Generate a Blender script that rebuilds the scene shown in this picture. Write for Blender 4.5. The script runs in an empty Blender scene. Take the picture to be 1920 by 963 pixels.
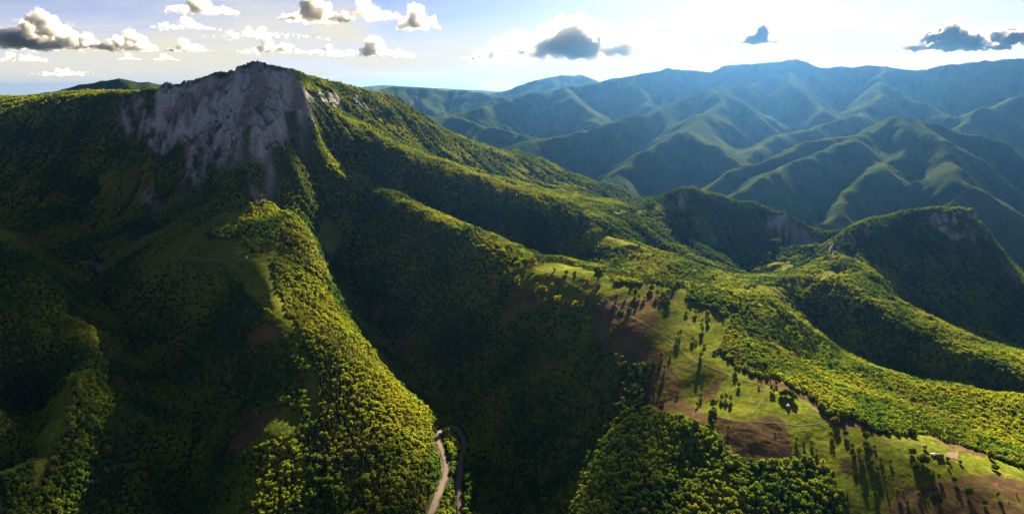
import bpy, bmesh, math, random
import numpy as np
from mathutils import Vector, Matrix

# ------------------------------------------------------------------ camera
W0, H0, F0 = 1920.0, 963.0, 1251.0          # photograph size and focal length in its pixels
PITCH = math.radians(14.2)
scene = bpy.context.scene
COL = scene.collection
cam_data = bpy.data.cameras.new("camera")
cam_data.sensor_width = 36.0
cam_data.lens = 36.0 * F0 / W0
cam_data.clip_start = 5.0
cam_data.clip_end = 200000.0
cam = bpy.data.objects.new("camera", cam_data)
cam.rotation_euler = (math.radians(90) - PITCH, 0, 0)
COL.objects.link(cam)
scene.camera = cam

# ------------------------------------------------------------------ sky, sun, exposure
SUN_AZ = math.radians(19.0)                  # clockwise from +Y
SUN_EL = math.radians(21.5)
world = bpy.data.worlds.new("World")
scene.world = world
world.use_nodes = True
wn, wl = world.node_tree.nodes, world.node_tree.links
wn.clear()
w_out = wn.new("ShaderNodeOutputWorld")
w_bg = wn.new("ShaderNodeBackground")
w_sky = wn.new("ShaderNodeTexSky")
w_sky.sky_type = 'NISHITA'
w_sky.sun_disc = False
w_sky.sun_elevation = SUN_EL
w_sky.sun_rotation = SUN_AZ
w_sky.altitude = 0
w_sky.air_density = 0.12
w_sky.dust_density = 0.11
w_sky.ozone_density = 4.0
w_bg.inputs["Strength"].default_value = 0.05
# thin high veil of cloud, whiter toward the horizon, the same all round
w_tc = wn.new("ShaderNodeTexCoord")
w_sep = wn.new("ShaderNodeSeparateXYZ"); wl.new(w_tc.outputs["Generated"], w_sep.inputs[0])
w_add = wn.new("ShaderNodeMath"); w_add.operation = 'ADD'; w_add.inputs[1].default_value = 0.10
w_abs = wn.new("ShaderNodeMath"); w_abs.operation = 'ABSOLUTE'
wl.new(w_sep.outputs["Z"], w_abs.inputs[0]); wl.new(w_abs.outputs[0], w_add.inputs[0])
w_div = wn.new("ShaderNodeVectorMath"); w_div.operation = 'DIVIDE'
w_cmb = wn.new("ShaderNodeCombineXYZ")
for k in range(3):
    wl.new(w_add.outputs[0], w_cmb.inputs[k])
wl.new(w_tc.outputs["Generated"], w_div.inputs[0]); wl.new(w_cmb.outputs[0], w_div.inputs[1])
w_noise = wn.new("ShaderNodeTexNoise"); w_noise.inputs["Scale"].default_value = 0.55; w_noise.inputs["Detail"].default_value = 7
w_noise.inputs["Roughness"].default_value = 0.6; w_noise.inputs["Distortion"].default_value = 0.6
wl.new(w_div.outputs[0], w_noise.inputs["Vector"])
w_nr = wn.new("ShaderNodeMapRange"); w_nr.inputs["From Min"].default_value = 0.38; w_nr.inputs["From Max"].default_value = 0.70
w_nr.inputs["To Min"].default_value = 0.0; w_nr.inputs["To Max"].default_value = 0.70
wl.new(w_noise.outputs["Fac"], w_nr.inputs["Value"])
w_el = wn.new("ShaderNodeMapRange"); w_el.inputs["From Min"].default_value = 0.0; w_el.inputs["From Max"].default_value = 0.14
w_el.inputs["To Min"].default_value = 0.85; w_el.inputs["To Max"].default_value = 0.04
w_el.interpolation_type = 'SMOOTHSTEP'
wl.new(w_abs.outputs[0], w_el.inputs["Value"])
w_fac = wn.new("ShaderNodeMath"); w_fac.operation = 'ADD'; w_fac.use_clamp = True
w_thin = wn.new("ShaderNodeMapRange"); w_thin.inputs["From Min"].default_value = 0.10; w_thin.inputs["From Max"].default_value = 0.45
w_thin.inputs["To Min"].default_value = 1.0; w_thin.inputs["To Max"].default_value = 0.0       # the veil thins out overhead
wl.new(w_abs.outputs[0], w_thin.inputs["Value"])
w_str = wn.new("ShaderNodeMath"); w_str.operation = 'MULTIPLY'
wl.new(w_nr.outputs[0], w_str.inputs[0]); wl.new(w_thin.outputs[0], w_str.inputs[1])
wl.new(w_str.outputs[0], w_fac.inputs[0]); wl.new(w_el.outputs[0], w_fac.inputs[1])
w_mix = wn.new("ShaderNodeMix"); w_mix.data_type = 'RGBA'
w_mix.inputs[7].default_value = (3.15, 2.95, 2.4, 1)
wl.new(w_fac.outputs[0], w_mix.inputs[0]); wl.new(w_sky.outputs[0], w_mix.inputs[6])
wl.new(w_mix.outputs[2], w_bg.inputs[0])
wl.new(w_bg.outputs[0], w_out.inputs[0])

sun_data = bpy.data.lights.new("sun", 'SUN')
sun_data.energy = 5.0
sun_data.angle = math.radians(0.5)
sun_data.color = (1.0, 0.85, 0.60)
sun = bpy.data.objects.new("sun", sun_data)
sun_dir = Vector((math.sin(SUN_AZ) * math.cos(SUN_EL), math.cos(SUN_AZ) * math.cos(SUN_EL), math.sin(SUN_EL)))
sun.rotation_euler = sun_dir.to_track_quat('Z', 'Y').to_euler()
COL.objects.link(sun)

scene.view_settings.view_transform = 'Standard'
scene.view_settings.look = 'None'
scene.view_settings.gamma = 1.0
scene.view_settings.use_curve_mapping = False
scene.view_settings.exposure = 2.5
cy = scene.cycles
cy.use_denoising = True
cy.max_bounces = 4
cy.diffuse_bounces = 1
cy.glossy_bounces = 1
cy.transmission_bounces = 2
cy.transparent_max_bounces = 8
cy.volume_bounces = 1
cy.caustics_reflective = False
cy.caustics_refractive = False

rng = np.random.default_rng(7)
random.seed(7)
SP, CP = math.sin(PITCH), math.cos(PITCH)


def pt(u, v, d):
    """Place a landmark: picture position plus its real distance ahead of the camera -> world point."""
    yc = (481.5 - v) / F0
    fy = CP + SP * yc
    fz = -SP + CP * yc
    return ((u - 960.0) / F0 / fy * d, d, fz / fy * d)


def proj(x, y, z):
    """World -> photograph pixel (used only to drop things the frame cannot show)."""
    fwd = y * CP - z * SP
    up = y * SP + z * CP
    return 960.0 + F0 * x / fwd, 481.5 - F0 * up / fwd


# ------------------------------------------------------------------ noise
def _hash(ix, iy, seed):
    h = (ix.astype(np.int64) * 374761393 + iy.astype(np.int64) * 668265263 + seed * 1442695041) & 0xFFFFFFFF
    h = ((h ^ (h >> 13)) * 1274126177) & 0xFFFFFFFF
    h = h ^ (h >> 16)
    return h


def perlin(x, y, seed=0):
    x0 = np.floor(x); y0 = np.floor(y)
    fx = x - x0; fy = y - y0
    ux = fx * fx * fx * (fx * (fx * 6 - 15) + 10)
    uy = fy * fy * fy * (fy * (fy * 6 - 15) + 10)

    def g(dx, dy):
        a = _hash(x0 + dx, y0 + dy, seed) * (2 * math.pi / 4294967296.0)
        return np.cos(a) * (fx - dx) + np.sin(a) * (fy - dy)
    a = g(0, 0); b = g(1, 0); c = g(0, 1); d = g(1, 1)
    return ((a * (1 - ux) + b * ux) * (1 - uy) + (c * (1 - ux) + d * ux) * uy) * 1.5


def fbm(x, y, lam, octv=4, seed=0, gain=0.5):
    s = 0.0; amp = 1.0; f = 1.0 / lam
    for o in range(octv):
        s = s + amp * perlin(x * f + 17.3 * o, y * f - 9.1 * o, seed + o)
        amp *= gain; f *= 2.03
    return s


def ridged(x, y, lam, octv=4, seed=0, gain=0.5):
    s = 0.0; amp = 1.0; f = 1.0 / lam
    for o in range(octv):
        s = s + amp * (1 - 2 * np.abs(perlin(x * f + 7.7 * o, y * f + 3.3 * o, seed + o)))
        amp *= gain; f *= 2.03
    return s


def blur(a, n):
    for _ in range(n):
        p = np.pad(a, 1, mode='edge')
        a = (p[1:-1, 1:-1] * 4 + (p[:-2, 1:-1] + p[2:, 1:-1] + p[1:-1, :-2] + p[1:-1, 2:]) * 2
             + p[:-2, :-2] + p[:-2, 2:] + p[2:, :-2] + p[2:, 2:]) / 16.0
    return a


class Grid:
    def __init__(self, x0, x1, y0, y1, step):
        self.x0, self.y0, self.s = x0, y0, step
        self.nx = int((x1 - x0) / step) + 1
        self.ny = int((y1 - y0) / step) + 1
        self.X, self.Y = np.meshgrid(x0 + step * np.arange(self.nx), y0 + step * np.arange(self.ny))
        self.Z = None

    def sample(self, a, x, y):
        gx = np.clip((np.asarray(x, float) - self.x0) / self.s, 0, self.nx - 1.001)
        gy = np.clip((np.asarray(y, float) - self.y0) / self.s, 0, self.ny - 1.001)
        ix = gx.astype(int); iy = gy.astype(int)
        fx = gx - ix; fy = gy - iy
        return ((a[iy, ix] * (1 - fx) + a[iy, ix + 1] * fx) * (1 - fy)
                + (a[iy + 1, ix] * (1 - fx) + a[iy + 1, ix + 1] * fx) * fy)

    def inside(self, x, y):
        return (x > self.x0) & (x < self.x0 + self.s * (self.nx - 1)) & (y > self.y0) & (y < self.y0 + self.s * (self.ny - 1))


def erode(z, step, K, iters, m=0.5, diff=0):
    """Stream-power erosion: gives slopes their spurs and gullies."""
    ny, nx = z.shape
    idx = np.arange(nx * ny).reshape(ny, nx)
    offs = [(-1, 0, 1), (1, 0, 1), (0, -1, 1), (0, 1, 1), (-1, -1, 1.4142), (-1, 1, 1.4142), (1, -1, 1.4142), (1, 1, 1.4142)]
    K = (K * np.ones_like(z)).ravel()
    for it in range(iters):
        best = np.zeros_like(z); rec = idx.copy(); dist = np.ones_like(z)
        for dy, dx, dl in offs:
            ys = slice(max(0, -dy), ny - max(0, dy)); xs = slice(max(0, -dx), nx - max(0, dx))
            yt = slice(max(0, dy), ny + min(0, dy)); xt = slice(max(0, dx), nx + min(0, dx))
            s = (z[ys, xs] - z[yt, xt]) / (dl * step)
            b = best[ys, xs]; up = s > b
            b[up] = s[up]
            r = rec[ys, xs]; r[up] = idx[yt, xt][up]
            d = dist[ys, xs]; d[up] = dl
        zl = z.ravel()
        order = np.argsort(zl)
        recl = rec.ravel().tolist(); ol = order.tolist()
        A = [1.0] * (nx * ny)
        for i in reversed(ol):
            r = recl[i]
            if r != i:
                A[r] += A[i]
        Aa = np.asarray(A) * step * step
        Fk = (K * np.minimum(Aa, 4e5) ** m / (dist.ravel() * step)).tolist()
        h = zl.tolist()
        for i in ol:
            r = recl[i]
            if r != i:
                f = Fk[i]
                h[i] = (h[i] + f * h[r]) / (1 + f)
        z = np.asarray(h).reshape(ny, nx)
        if diff:
            z = z * (1 - diff) + blur(z, 1) * diff
    return z


# ------------------------------------------------------------------ landmarks of the near country: (u, v, distance)
NEAR = {
 'skyline_west': [(-700,260,2500),(-400,230,2700),(-150,208,2850),(0,196,2850),(100,184,2800),(180,176,2700),(240,182,2500),(300,165,2300),(330,150,2270),(385,138,2250),(410,135,2250),(450,122,2200),(465,120,2200)],
 'skyline_east': [(500,118,2430),(545,130,2520),(580,148,2600),(640,165,2750),(690,182,2880),(720,177,2950),(745,190,3000),(800,230,3050),(850,255,3080),(900,275,3100),(945,290,3120),(975,282,3150),(1000,296,3150),(1050,320,3150),(1100,345,3150),(1130,358,3120),(1165,350,3050),(1190,368,3020),(1215,388,3000)],
 'plateau_edge': [(-300,245,2350),(-100,230,2330),(0,220,2300),(120,208,2300),(200,196,2300),(260,180,2290)],
 'cliff_top_east': [(465,121,2195),(500,138,2150),(530,143,2150),(560,160,2150),(578,182,2140)],
 'cliff_foot_east': [(512,205,2030),(520,225,2010),(550,218,2060),(580,208,2090)],
 'arete': [(500,139,2148),(492,170,2080),(487,205,2000),(480,230,1950),(472,260,1900),(465,300,1840),(456,330,1790),(452,360,1740),(462,385,1700)],
 'arete_right': [(512,240,1950),(527,268,1910),(545,305,1880),(540,350,1830),(530,388,1775),(580,350,1890),(565,300,1970)],
 'face_foot_west': [(120,245,2230),(200,248,2190),(280,255,2170),(330,255,2140),(380,240,2110),(420,225,2090)],
 'face_mid_west': [(120,225,2270),(200,215,2260),(270,205,2260),(330,190,2235),(390,175,2210),(440,160,2180)],
 'bowl': [(200,290,2120),(290,300,2080),(330,330,1990),(300,345,1950),(240,335,1990),(200,345,1980),(290,380,1880),(340,290,2050),(375,300,1985),(400,262,2040),(430,240,2030),(440,285,1900),(430,310,1870),(405,320,1880),(415,345,1800),(375,345,1850),(330,378,1840)],
 'bowl_floor': [(250,400,1840),(180,410,1850),(120,400,1860),(270,430,1740),(220,470,1620)],
 'left_slope': [(0,290,2100),(0,360,1930),(-200,320,2050),(-200,420,1800),(80,320,2080),(100,380,1900),(50,430,1750),(-50,420,1780),(150,470,1640)],
 'left_spur': [(-300,420,1350),(-120,405,1480),(0,425,1450),(40,455,1400),(90,500,1310),(125,545,1220),(132,620,1110),(112,690,1020),(85,760,950),(52,830,890),(0,890,830),(-80,963,760)],
 'left_spur_face': [(0,600,1130),(0,750,960),(60,600,1150),(-150,700,980)],
 'left_valley': [(150,495,1560),(150,560,1400),(140,640,1260),(110,720,1140),(95,800,1060),(80,880,980),(60,963,900),(40,1040,830)],
 'spur_middle': [(175,590,1330),(205,690,1170),(240,720,1120),(270,790,1030),(225,860,950),(170,963,860),(150,1040,800)],
 'ravine_west': [(188,518,1530),(210,570,1440),(255,665,1300),(325,705,1225),(385,738,1175),(366,820,1065),(352,900,985),(350,963,930),(345,1040,860)],
 'terrace_edge': [(280,486,1500),(340,493,1465),(430,500,1385),(465,520,1318),(490,555,1262),(512,590,1212)],
 'terrace': [(300,462,1570),(360,475,1500),(400,420,1630),(440,392,1690),(440,470,1450),(480,487,1388),(500,520,1315),(515,500,1385)],
 'terrace_slope': [(260,530,1440),(250,600,1340),(300,640,1310),(340,560,1380),(420,620,1295),(440,680,1225),(400,690,1225),(470,625,1255),(300,700,1235),(470,740,1130)],
 'spur_top_left': [(470,395,1690),(505,440,1560),(518,490,1440),(532,560,1325),(558,610,1250),(575,650,1195),(598,720,1110),(580,800,1020),(560,870,945),(560,963,855),(560,1040,790)],
 'spur_crest': [(560,400,1700),(585,450,1570),(600,500,1475),(611,560,1375),(640,615,1290),(680,660,1230),(718,700,1180),(755,755,1105),(785,810,1030),(800,855,965),(800,910,890),(792,963,835),(790,1040,765)],
 'spur_left_flank': [(500,800,1000),(480,870,935),(470,963,850),(430,800,1050),(420,900,940)],
 'valley_middle': [(600,400,1900),(618,445,1830),(630,520,1700),(662,590,1570),(718,650,1450),(772,720,1335),(803,760,1265),(840,797,1160),(872,836,1075),(868,880,1015),(870,963,920),(880,1040,850)],
 'road_left': [(822,828,1075),(835,871,1000),(828,912,935),(808,963,870)],
 'ridge_c': [(560,265,2120),(600,295,2140),(640,318,2130),(700,340,2080),(760,368,2000),(820,395,1930),(880,425,1850),(950,450,1760),(1000,472,1680),(1030,484,1620),(1080,500,1560),(1150,514,1500),(1220,522,1450),(1290,535,1400),(1350,545,1370),(1390,560,1330)],
 'c_top_near': [(670,345,2045),(740,385,1895),(800,425,1780),(870,455,1715),(940,480,1640)],
 'c_face': [(640,370,1980),(700,420,1900),(700,480,1770),(760,500,1700),(800,560,1570),(850,480,1710),(800,650,1400),(900,520,1590),(880,620,1430),(950,600,1420),(1000,700,1240),(900,720,1290),(950,800,1130),(1000,900,1000),(960,963,925),(1050,630,1320),(1080,700,1200),(1000,790,1130)],
 'meadow': [(960,545,1420),(1020,520,1478),(1040,560,1405),(1100,620,1270),(1180,640,1180),(1200,570,1300),(1250,600,1233),(1300,640,1148),(1250,720,1031),(1330,600,1236),(1330,700,1038),(1300,760,985),(1400,745,963),(1340,775,918),(1440,790,900),(1400,820,871),(1400,870,828),(1500,830,862),(1500,900,804),(1700,930,760),(1600,963,735),(1850,963,722),(1800,1040,670),(1480,760,942)],
 'meadow_track': [(1030,512,1495),(1060,527,1450),(1120,551,1376),(1200,603,1230),(1270,648,1137),(1300,676,1085)],
 'c_crest_south': [(1365,600,1238),(1352,650,1135),(1420,690,1060),(1500,735,983),(1560,790,905),(1640,835,846),(1720,855,824),(1800,880,796),(1920,920,757),(2060,960,720)],
 'spur_near': [(1330,820,878),(1240,785,938),(1180,800,935),(1130,880,855),(1090,963,785),(1060,1040,730)],
 'spur_near_face': [(1380,875,822),(1560,925,765),(1300,963,755),(1450,963,740),(1250,880,840),(1300,1040,700),(1500,1040,690)],
 'gully_near': [(1150,730,1090),(1060,880,990),(1030,963,905),(1010,1040,840)],
 'east_flank': [(1450,560,1410),(1480,620,1320),(1550,700,1180),(1650,750,1085),(1800,800,1005),(1920,830,965),(2100,860,930)],
 'east_flank_edge': [(1500,640,1290),(1600,692,1230),(1700,712,1200),(1800,725,1180),(1920,742,1155),(2100,760,1130)],
 'east_valley': [(1500,592,1560),(1560,632,1500),(1610,667,1450),(1680,695,1390),(1750,717,1345),(1880,747,1270),(2100,782,1210)],
 'ridge_g': [(1400,535,1560),(1440,526,1680),(1530,522,1700),(1600,563,1590),(1660,598,1510),(1720,628,1450),(1800,664,1370),(1870,690,1310),(2000,730,1240)],
 'hillock': [(1560,492,1850),(1620,500,1810),(1650,522,1750),(1580,520,1770)],
 'ridge_f': [(1530,480,2000),(1560,450,2100),(1600,425,2150),(1650,405,2200),(1700,400,2200),(1740,395,2200),(1800,390,2200),(1830,405,2150),(1850,430,2110),(1880,470,2060),(1925,520,2000),(1990,560,1950),(2100,600,1900)],
 'f_face': [(1620,470,2020),(1700,460,2080),(1780,455,2080),(1700,520,1930),(1780,560,1840),(1850,600,1750),(1700,590,1760),(1900,650,1620),(1830,500,1960),(1950,620,1750)],
 'ridge_e': [(1245,380,2470),(1265,357,2500),(1300,353,2500),(1350,368,2480),(1400,382,2450),(1470,400,2400),(1500,420,2350),(1530,440,2300),(1548,462,2250)],
 'e_face': [(1340,420,2330),(1380,450,2260),(1400,510,2050),(1470,520,1960),(1520,500,2060),(1440,440,2310),(1480,462,2250),(1520,475,2190),(1420,480,2170),(1340,500,1990)],
 'e_arete': [(1258,380,2440),(1275,410,2350),(1300,445,2240),(1335,478,2130)],
 'ridge_d': [(590,225,2200),(640,262,2220),(720,292,2190),(800,325,2150),(860,343,2130),(950,365,2120),(1050,388,2100),(1120,405,2090),(1160,401,2200),(1200,396,2320),(1245,382,2450)],
 'flank_spur': [(610,185,2480),(680,228,2520),(740,258,2540),(800,292,2560),(870,318,2600),(960,342,2640),(1050,372,2650)],
 'd_face': [(1040,425,2000),(1150,425,2010),(1220,430,2120)],
 'd_valley': [(640,312,2190),(700,340,2140),(780,385,2080),(850,425,2010),(920,452,1960),(1000,485,1890),(1080,500,1830)],
 'small_spur': [(1115,438,1960),(1160,455,1890),(1220,474,1810),(1290,493,1760),(1340,511,1710),(1385,528,1660)],
 'small_valley': [(1120,502,1740),(1200,522,1650),(1280,538,1580),(1340,550,1520)],
 'behind_small_spur': [(1280,490,1990),(1350,520,1880),(1200,468,1990)],
}
BACK = ['skyline_east', 'ridge_f', 'ridge_e']


def densify(pl, step):
    out = []
    for a, b in zip(pl[:-1], pl[1:]):
        pa, pb = np.array(pt(*a)), np.array(pt(*b))
        n = max(1, int(np.linalg.norm((pb - pa)[:2]) / step))
        for k in range(n):
            out.append(pa + (pb - pa) * k / n)
    out.append(np.array(pt(*pl[-1])))
    return out


LINES = {'skyline_west', 'skyline_east', 'plateau_edge', 'cliff_top_east', 'cliff_foot_east', 'arete', 'left_spur', 'left_valley', 'spur_middle',
         'ravine_west', 'terrace_edge', 'spur_top_left', 'spur_crest', 'valley_middle', 'road_left', 'ridge_c', 'c_crest_south', 'spur_near',
         'gully_near', 'east_flank', 'east_flank_edge', 'east_valley', 'ridge_g', 'ridge_f', 'ridge_e', 'e_arete', 'ridge_d', 'd_valley',
         'c_top_near', 'flank_spur', 'meadow_track', 'small_spur', 'small_valley', 'face_foot_west', 'face_mid_west', 'terrace'}
cp = []
for k, pl in NEAR.items():
    if k in LINES and k != 'terrace':
        cp += densify(pl, 55)
    else:
        cp += [np.array(pt(*p)) for p in pl]
    if k in BACK:
        for p in pl[::2]:
            q = np.array(pt(*p))
            cp.append(q + np.array([60, 330, -220.0]))
            cp.append(q + np.array([100, 800, -480.0]))
for p in NEAR['skyline_west'][6:]:                            # the ground drops away behind the mountain's crest
    q = np.array(pt(*p))
    cp.append(q + np.array([-20, 110, -42.0])); cp.append(q + np.array([-40, 260, -95.0]))
for x in np.arange(-3000, -1000, 250):                      # the wooded plateau behind the western skyline
    cp.append(np.array([x, 3300.0, -45.0]))
    cp.append(np.array([x, 4100.0, -260.0]))
cp.append(np.array([-850, 2950.0, 20])); cp.append(np.array([-850, 3600.0, -250]))
cp = np.array(cp)
# merge landmarks that fall on top of each other
keep = []
for i in range(len(cp)):
    if all((cp[i, 0] - cp[j, 0]) ** 2 + (cp[i, 1] - cp[j, 1]) ** 2 > 144 for j in keep):
        keep.append(i)
cp = cp[keep]

near = Grid(-2600, 2600, 330, 4200, 10)


def rbf(cp, X, Y):
    n = len(cp)
    d = np.sqrt((cp[:, None, 0] - cp[None, :, 0]) ** 2 + (cp[:, None, 1] - cp[None, :, 1]) ** 2)
    Pm = np.column_stack([np.ones(n), cp[:, 0] / 1000, cp[:, 1] / 1000])
    M = np.zeros((n + 3, n + 3))
    M[:n, :n] = -d + np.eye(n) * 2.0
    M[:n, n:] = Pm; M[n:, :n] = Pm.T
    sol = np.linalg.solve(M, np.concatenate([cp[:, 2], np.zeros(3)]))
    out = np.empty(X.size)
    xf, yf = X.ravel().astype(np.float32), Y.ravel().astype(np.float32)
    cx, cy_, wv = cp[:, 0].astype(np.float32), cp[:, 1].astype(np.float32), sol[:n].astype(np.float32)
    for s in range(0, X.size, 4000):
        e = s + 4000
        dd = np.sqrt((xf[s:e, None] - cx) ** 2 + (yf[s:e, None] - cy_) ** 2)
        out[s:e] = -(dd @ wv)
    out += sol[n] + sol[n + 1] * X.ravel() / 1000 + sol[n + 2] * Y.ravel() / 1000
    return out.reshape(X.shape)


coarse = Grid(-2600, 2620, 330, 4220, 20)
coarse.Z = rbf(cp, coarse.X, coarse.Y)
near.Z = blur(near.__class__.sample(coarse, coarse.Z, near.X, near.Y), 1)

# ------------------------------------------------------------------ landmarks of the far ranges
FAR = [
 [(2400,130,7200),(2200,110,7300),(2050,108,7400),(1920,113,7500),(1830,120,7500),(1760,128,7600),(1720,132,7700),(1660,125,7700),(1600,128,7700),(1540,125,7700),(1490,114,7700),(1440,120,7800),(1400,120,8000),(1330,137,8200),(1250,130,8500),(1180,146,8700),(1100,157,8500),(1000,178,8000),(920,200,7500),(850,215,7000),(790,228,6500),(700,260,6200)],
 [(1180,146,8700),(1195,172,8000),(1225,203,7200)],
 [(1060,168,8200),(1080,190,7400),(1100,210,6900),(1125,232,6400)],
 [(850,222,6700),(900,235,6200),(990,258,5600),(1040,275,5300)],
 [(960,280,4900),(1000,268,5100),(1080,258,5300),(1130,238,5500),(1170,225,5700),(1220,218,5800),(1260,195,6200),(1300,178,6500),(1339,169,6600),(1360,168,6900),(1420,160,7200),(1460,140,7500),(1490,114,7700)],
 [(1339,169,6600),(1345,192,6000),(1310,220,5400),(1288,242,4900),(1262,265,4600),(1200,300,4300),(1150,335,4000)],
 [(1288,242,4900),(1307,266,4600),(1344,283,4400),(1368,308,4200),(1380,335,4000)],
 [(1339,169,6600),(1391,195,6000),(1411,211,5800),(1448,242,5400)],
 [(1490,130,7600),(1484,162,6900),(1515,185,6400),(1546,218,5900)],
 [(1650,127,7700),(1655,163,6900),(1645,188,6300),(1610,215,5800),(1551,236,5400),(1500,243,5200),(1453,263,4900),(1411,288,4600),(1390,310,4400)],
 [(1655,163,6900),(1700,182,6500),(1759,211,6000),(1810,233,5600)],
 [(1359,342,3700),(1411,311,3850),(1458,290,3950),(1531,270,4100),(1593,265,4200),(1635,252,4300),(1686,226,4500),(1723,224,4500),(1759,229,4450),(1811,247,4350),(1863,273,4200),(1920,309,4000),(2020,350,3800),(2200,400,3600)],
 [(1635,254,4280),(1590,272,4080),(1546,288,3900),(1484,310,3700),(1411,350,3450),(1365,372,3300)],
 [(1700,226,4480),(1690,270,4100),(1676,298,3900),(1635,322,3700),(1598,356,3500),(1551,397,3250),(1515,425,3100)],
 [(1723,226,4480),(1760,270,4000),(1770,310,3700),(1820,350,3400),(1870,390,3200),(1920,430,3050),(2000,470,2900)],
 [(1816,233,5500),(1863,202,5800),(1920,180,6100),(2000,165,6500),(2100,110,7300)],
 [(560,195,9000),(650,190,9300),(690,177,9500),(740,166,10000),(800,168,10000),(860,173,10000),(930,181,9500),(980,200,9000)],
 [(870,192,11500),(930,180,11500),(980,165,12000),(1010,153,12000),(1050,145,12000),(1085,144,12000),(1110,151,12000),(1160,165,12000)],
 [(620,166,19000),(720,160,19000),(800,164,19000),(900,168,19000),(980,174,19000),(1060,190,19000)],
 [(60,190,4300),(100,178,4400),(150,166,4450),(210,157,4500),(250,161,4500),(305,159,4500),(350,175,4500),(400,200,4500)],
]
FSL = [0.62] * len(FAR)
FSL[15 + 3] = 0.1; FSL[17] = 0.3; FSL[16] = 0.3; FSL[19] = 0.35
far = Grid(-6000, 9500, 2600, 13500, 32)


def cones(X, Y, lines, slopes, base):
    h = np.full(X.shape, float(base))
    wx = X + 55 * fbm(X, Y, 600, 3, 11)
    wy = Y + 55 * fbm(X, Y, 600, 3, 23)
    for pl, sl in zip(lines, slopes):
        P3 = [np.array(pt(*p)) for p in pl]
        for a, b in zip(P3[:-1], P3[1:]):
            ab = b - a
            L2 = ab[0] ** 2 + ab[1] ** 2 + 1e-6
            t = np.clip(((wx - a[0]) * ab[0] + (wy - a[1]) * ab[1]) / L2, 0, 1)
            d = np.sqrt((wx - a[0] - t * ab[0]) ** 2 + (wy - a[1] - t * ab[1]) ** 2)
            h = np.maximum(h, a[2] + t * ab[2] - sl * (np.sqrt(d * d + 900) - 30))
    return h


far.Z = cones(far.X, far.Y, FAR, FSL, -900)
far.Z += 30 * ridged(far.X, far.Y, 620, 4, 31) * np.clip((far.Z + 950) / 300, 0.1, 1)
far.Z = erode(far.Z, far.s, 0.055, 9, diff=0.05)

# gullies and spurs: strong on the mountain, faint on the meadow ridge and the foreground spur tops
hard = np.clip((near.Y - 1250) / 600, 0, 1)
smooth_z = blur(near.Z, 7)
near.Z = near.Z * (0.3 + 0.7 * hard) + smooth_z * (0.7 - 0.7 * hard)
near.Z += (8 * fbm(near.X, near.Y, 260, 3, 5) + 7 * ridged(near.X, near.Y, 170, 3, 8)) * (0.3 + 0.7 * hard)
near.Z = erode(near.Z, near.s, 0.010 + 0.030 * hard, 8, diff=0.04)

# ------------------------------------------------------------------ one ground function
PLAIN = -760.0


def ground0(x, y):
    x = np.asarray(x, float); y = np.asarray(y, float)
    zn = near.sample(near.Z, x, y) - np.clip((y - 3700) / 500, 0, 1) ** 2 * 700
    zn = np.where(y > 4190, -2000.0, zn)
    zf = np.where(far.inside(x, y), far.sample(far.Z, x, y), -2000.0)
    k = 18.0                                     # soft maximum: hill masses meet in hollows
    m = np.maximum(zn, zf)
    z = m + k * np.log(np.exp((zn - m) / k) + np.exp((zf - m) / k))
    return np.maximum(z, PLAIN - 140)


_md = np.concatenate([np.arange(560, 2400, 5.0), np.arange(2400, 4000, 10.0)])


def at(u, v):
    """Where the sight line through a photograph pixel meets the near ground."""
    x1, _, z1 = pt(u, v, 1.0)
    dz = z1 * _md - ground0(x1 * _md, _md)
    hit = np.nonzero(dz < 0)[0]
    if len(hit) == 0 or hit[0] == 0:
        d = 2600.0
    else:
        i = hit[0]
        f = dz[i - 1] / (dz[i - 1] - dz[i])
        d = _md[i - 1] + f * (_md[i] - _md[i - 1])
    return np.array([x1 * d, d])


def poly(pts):
    return np.array([at(u, v) for u, v in pts])


def inpoly(P, x, y):
    res = np.zeros(x.shape, bool)
    b = (x > P[:, 0].min()) & (x < P[:, 0].max()) & (y > P[:, 1].min()) & (y < P[:, 1].max())
    if not b.any():
        return res
    xs, ys = x[b], y[b]
    r = np.zeros(xs.shape, bool)
    n = len(P)
    for i in range(n):
        x1, y1 = P[i]; x2, y2 = P[(i + 1) % n]
        if y1 == y2:
            continue
        c = ((y1 > ys) != (y2 > ys)) & (xs < (x2 - x1) * (ys - y1) / (y2 - y1) + x1)
        r ^= c
    res[b] = r
    return res


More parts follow.
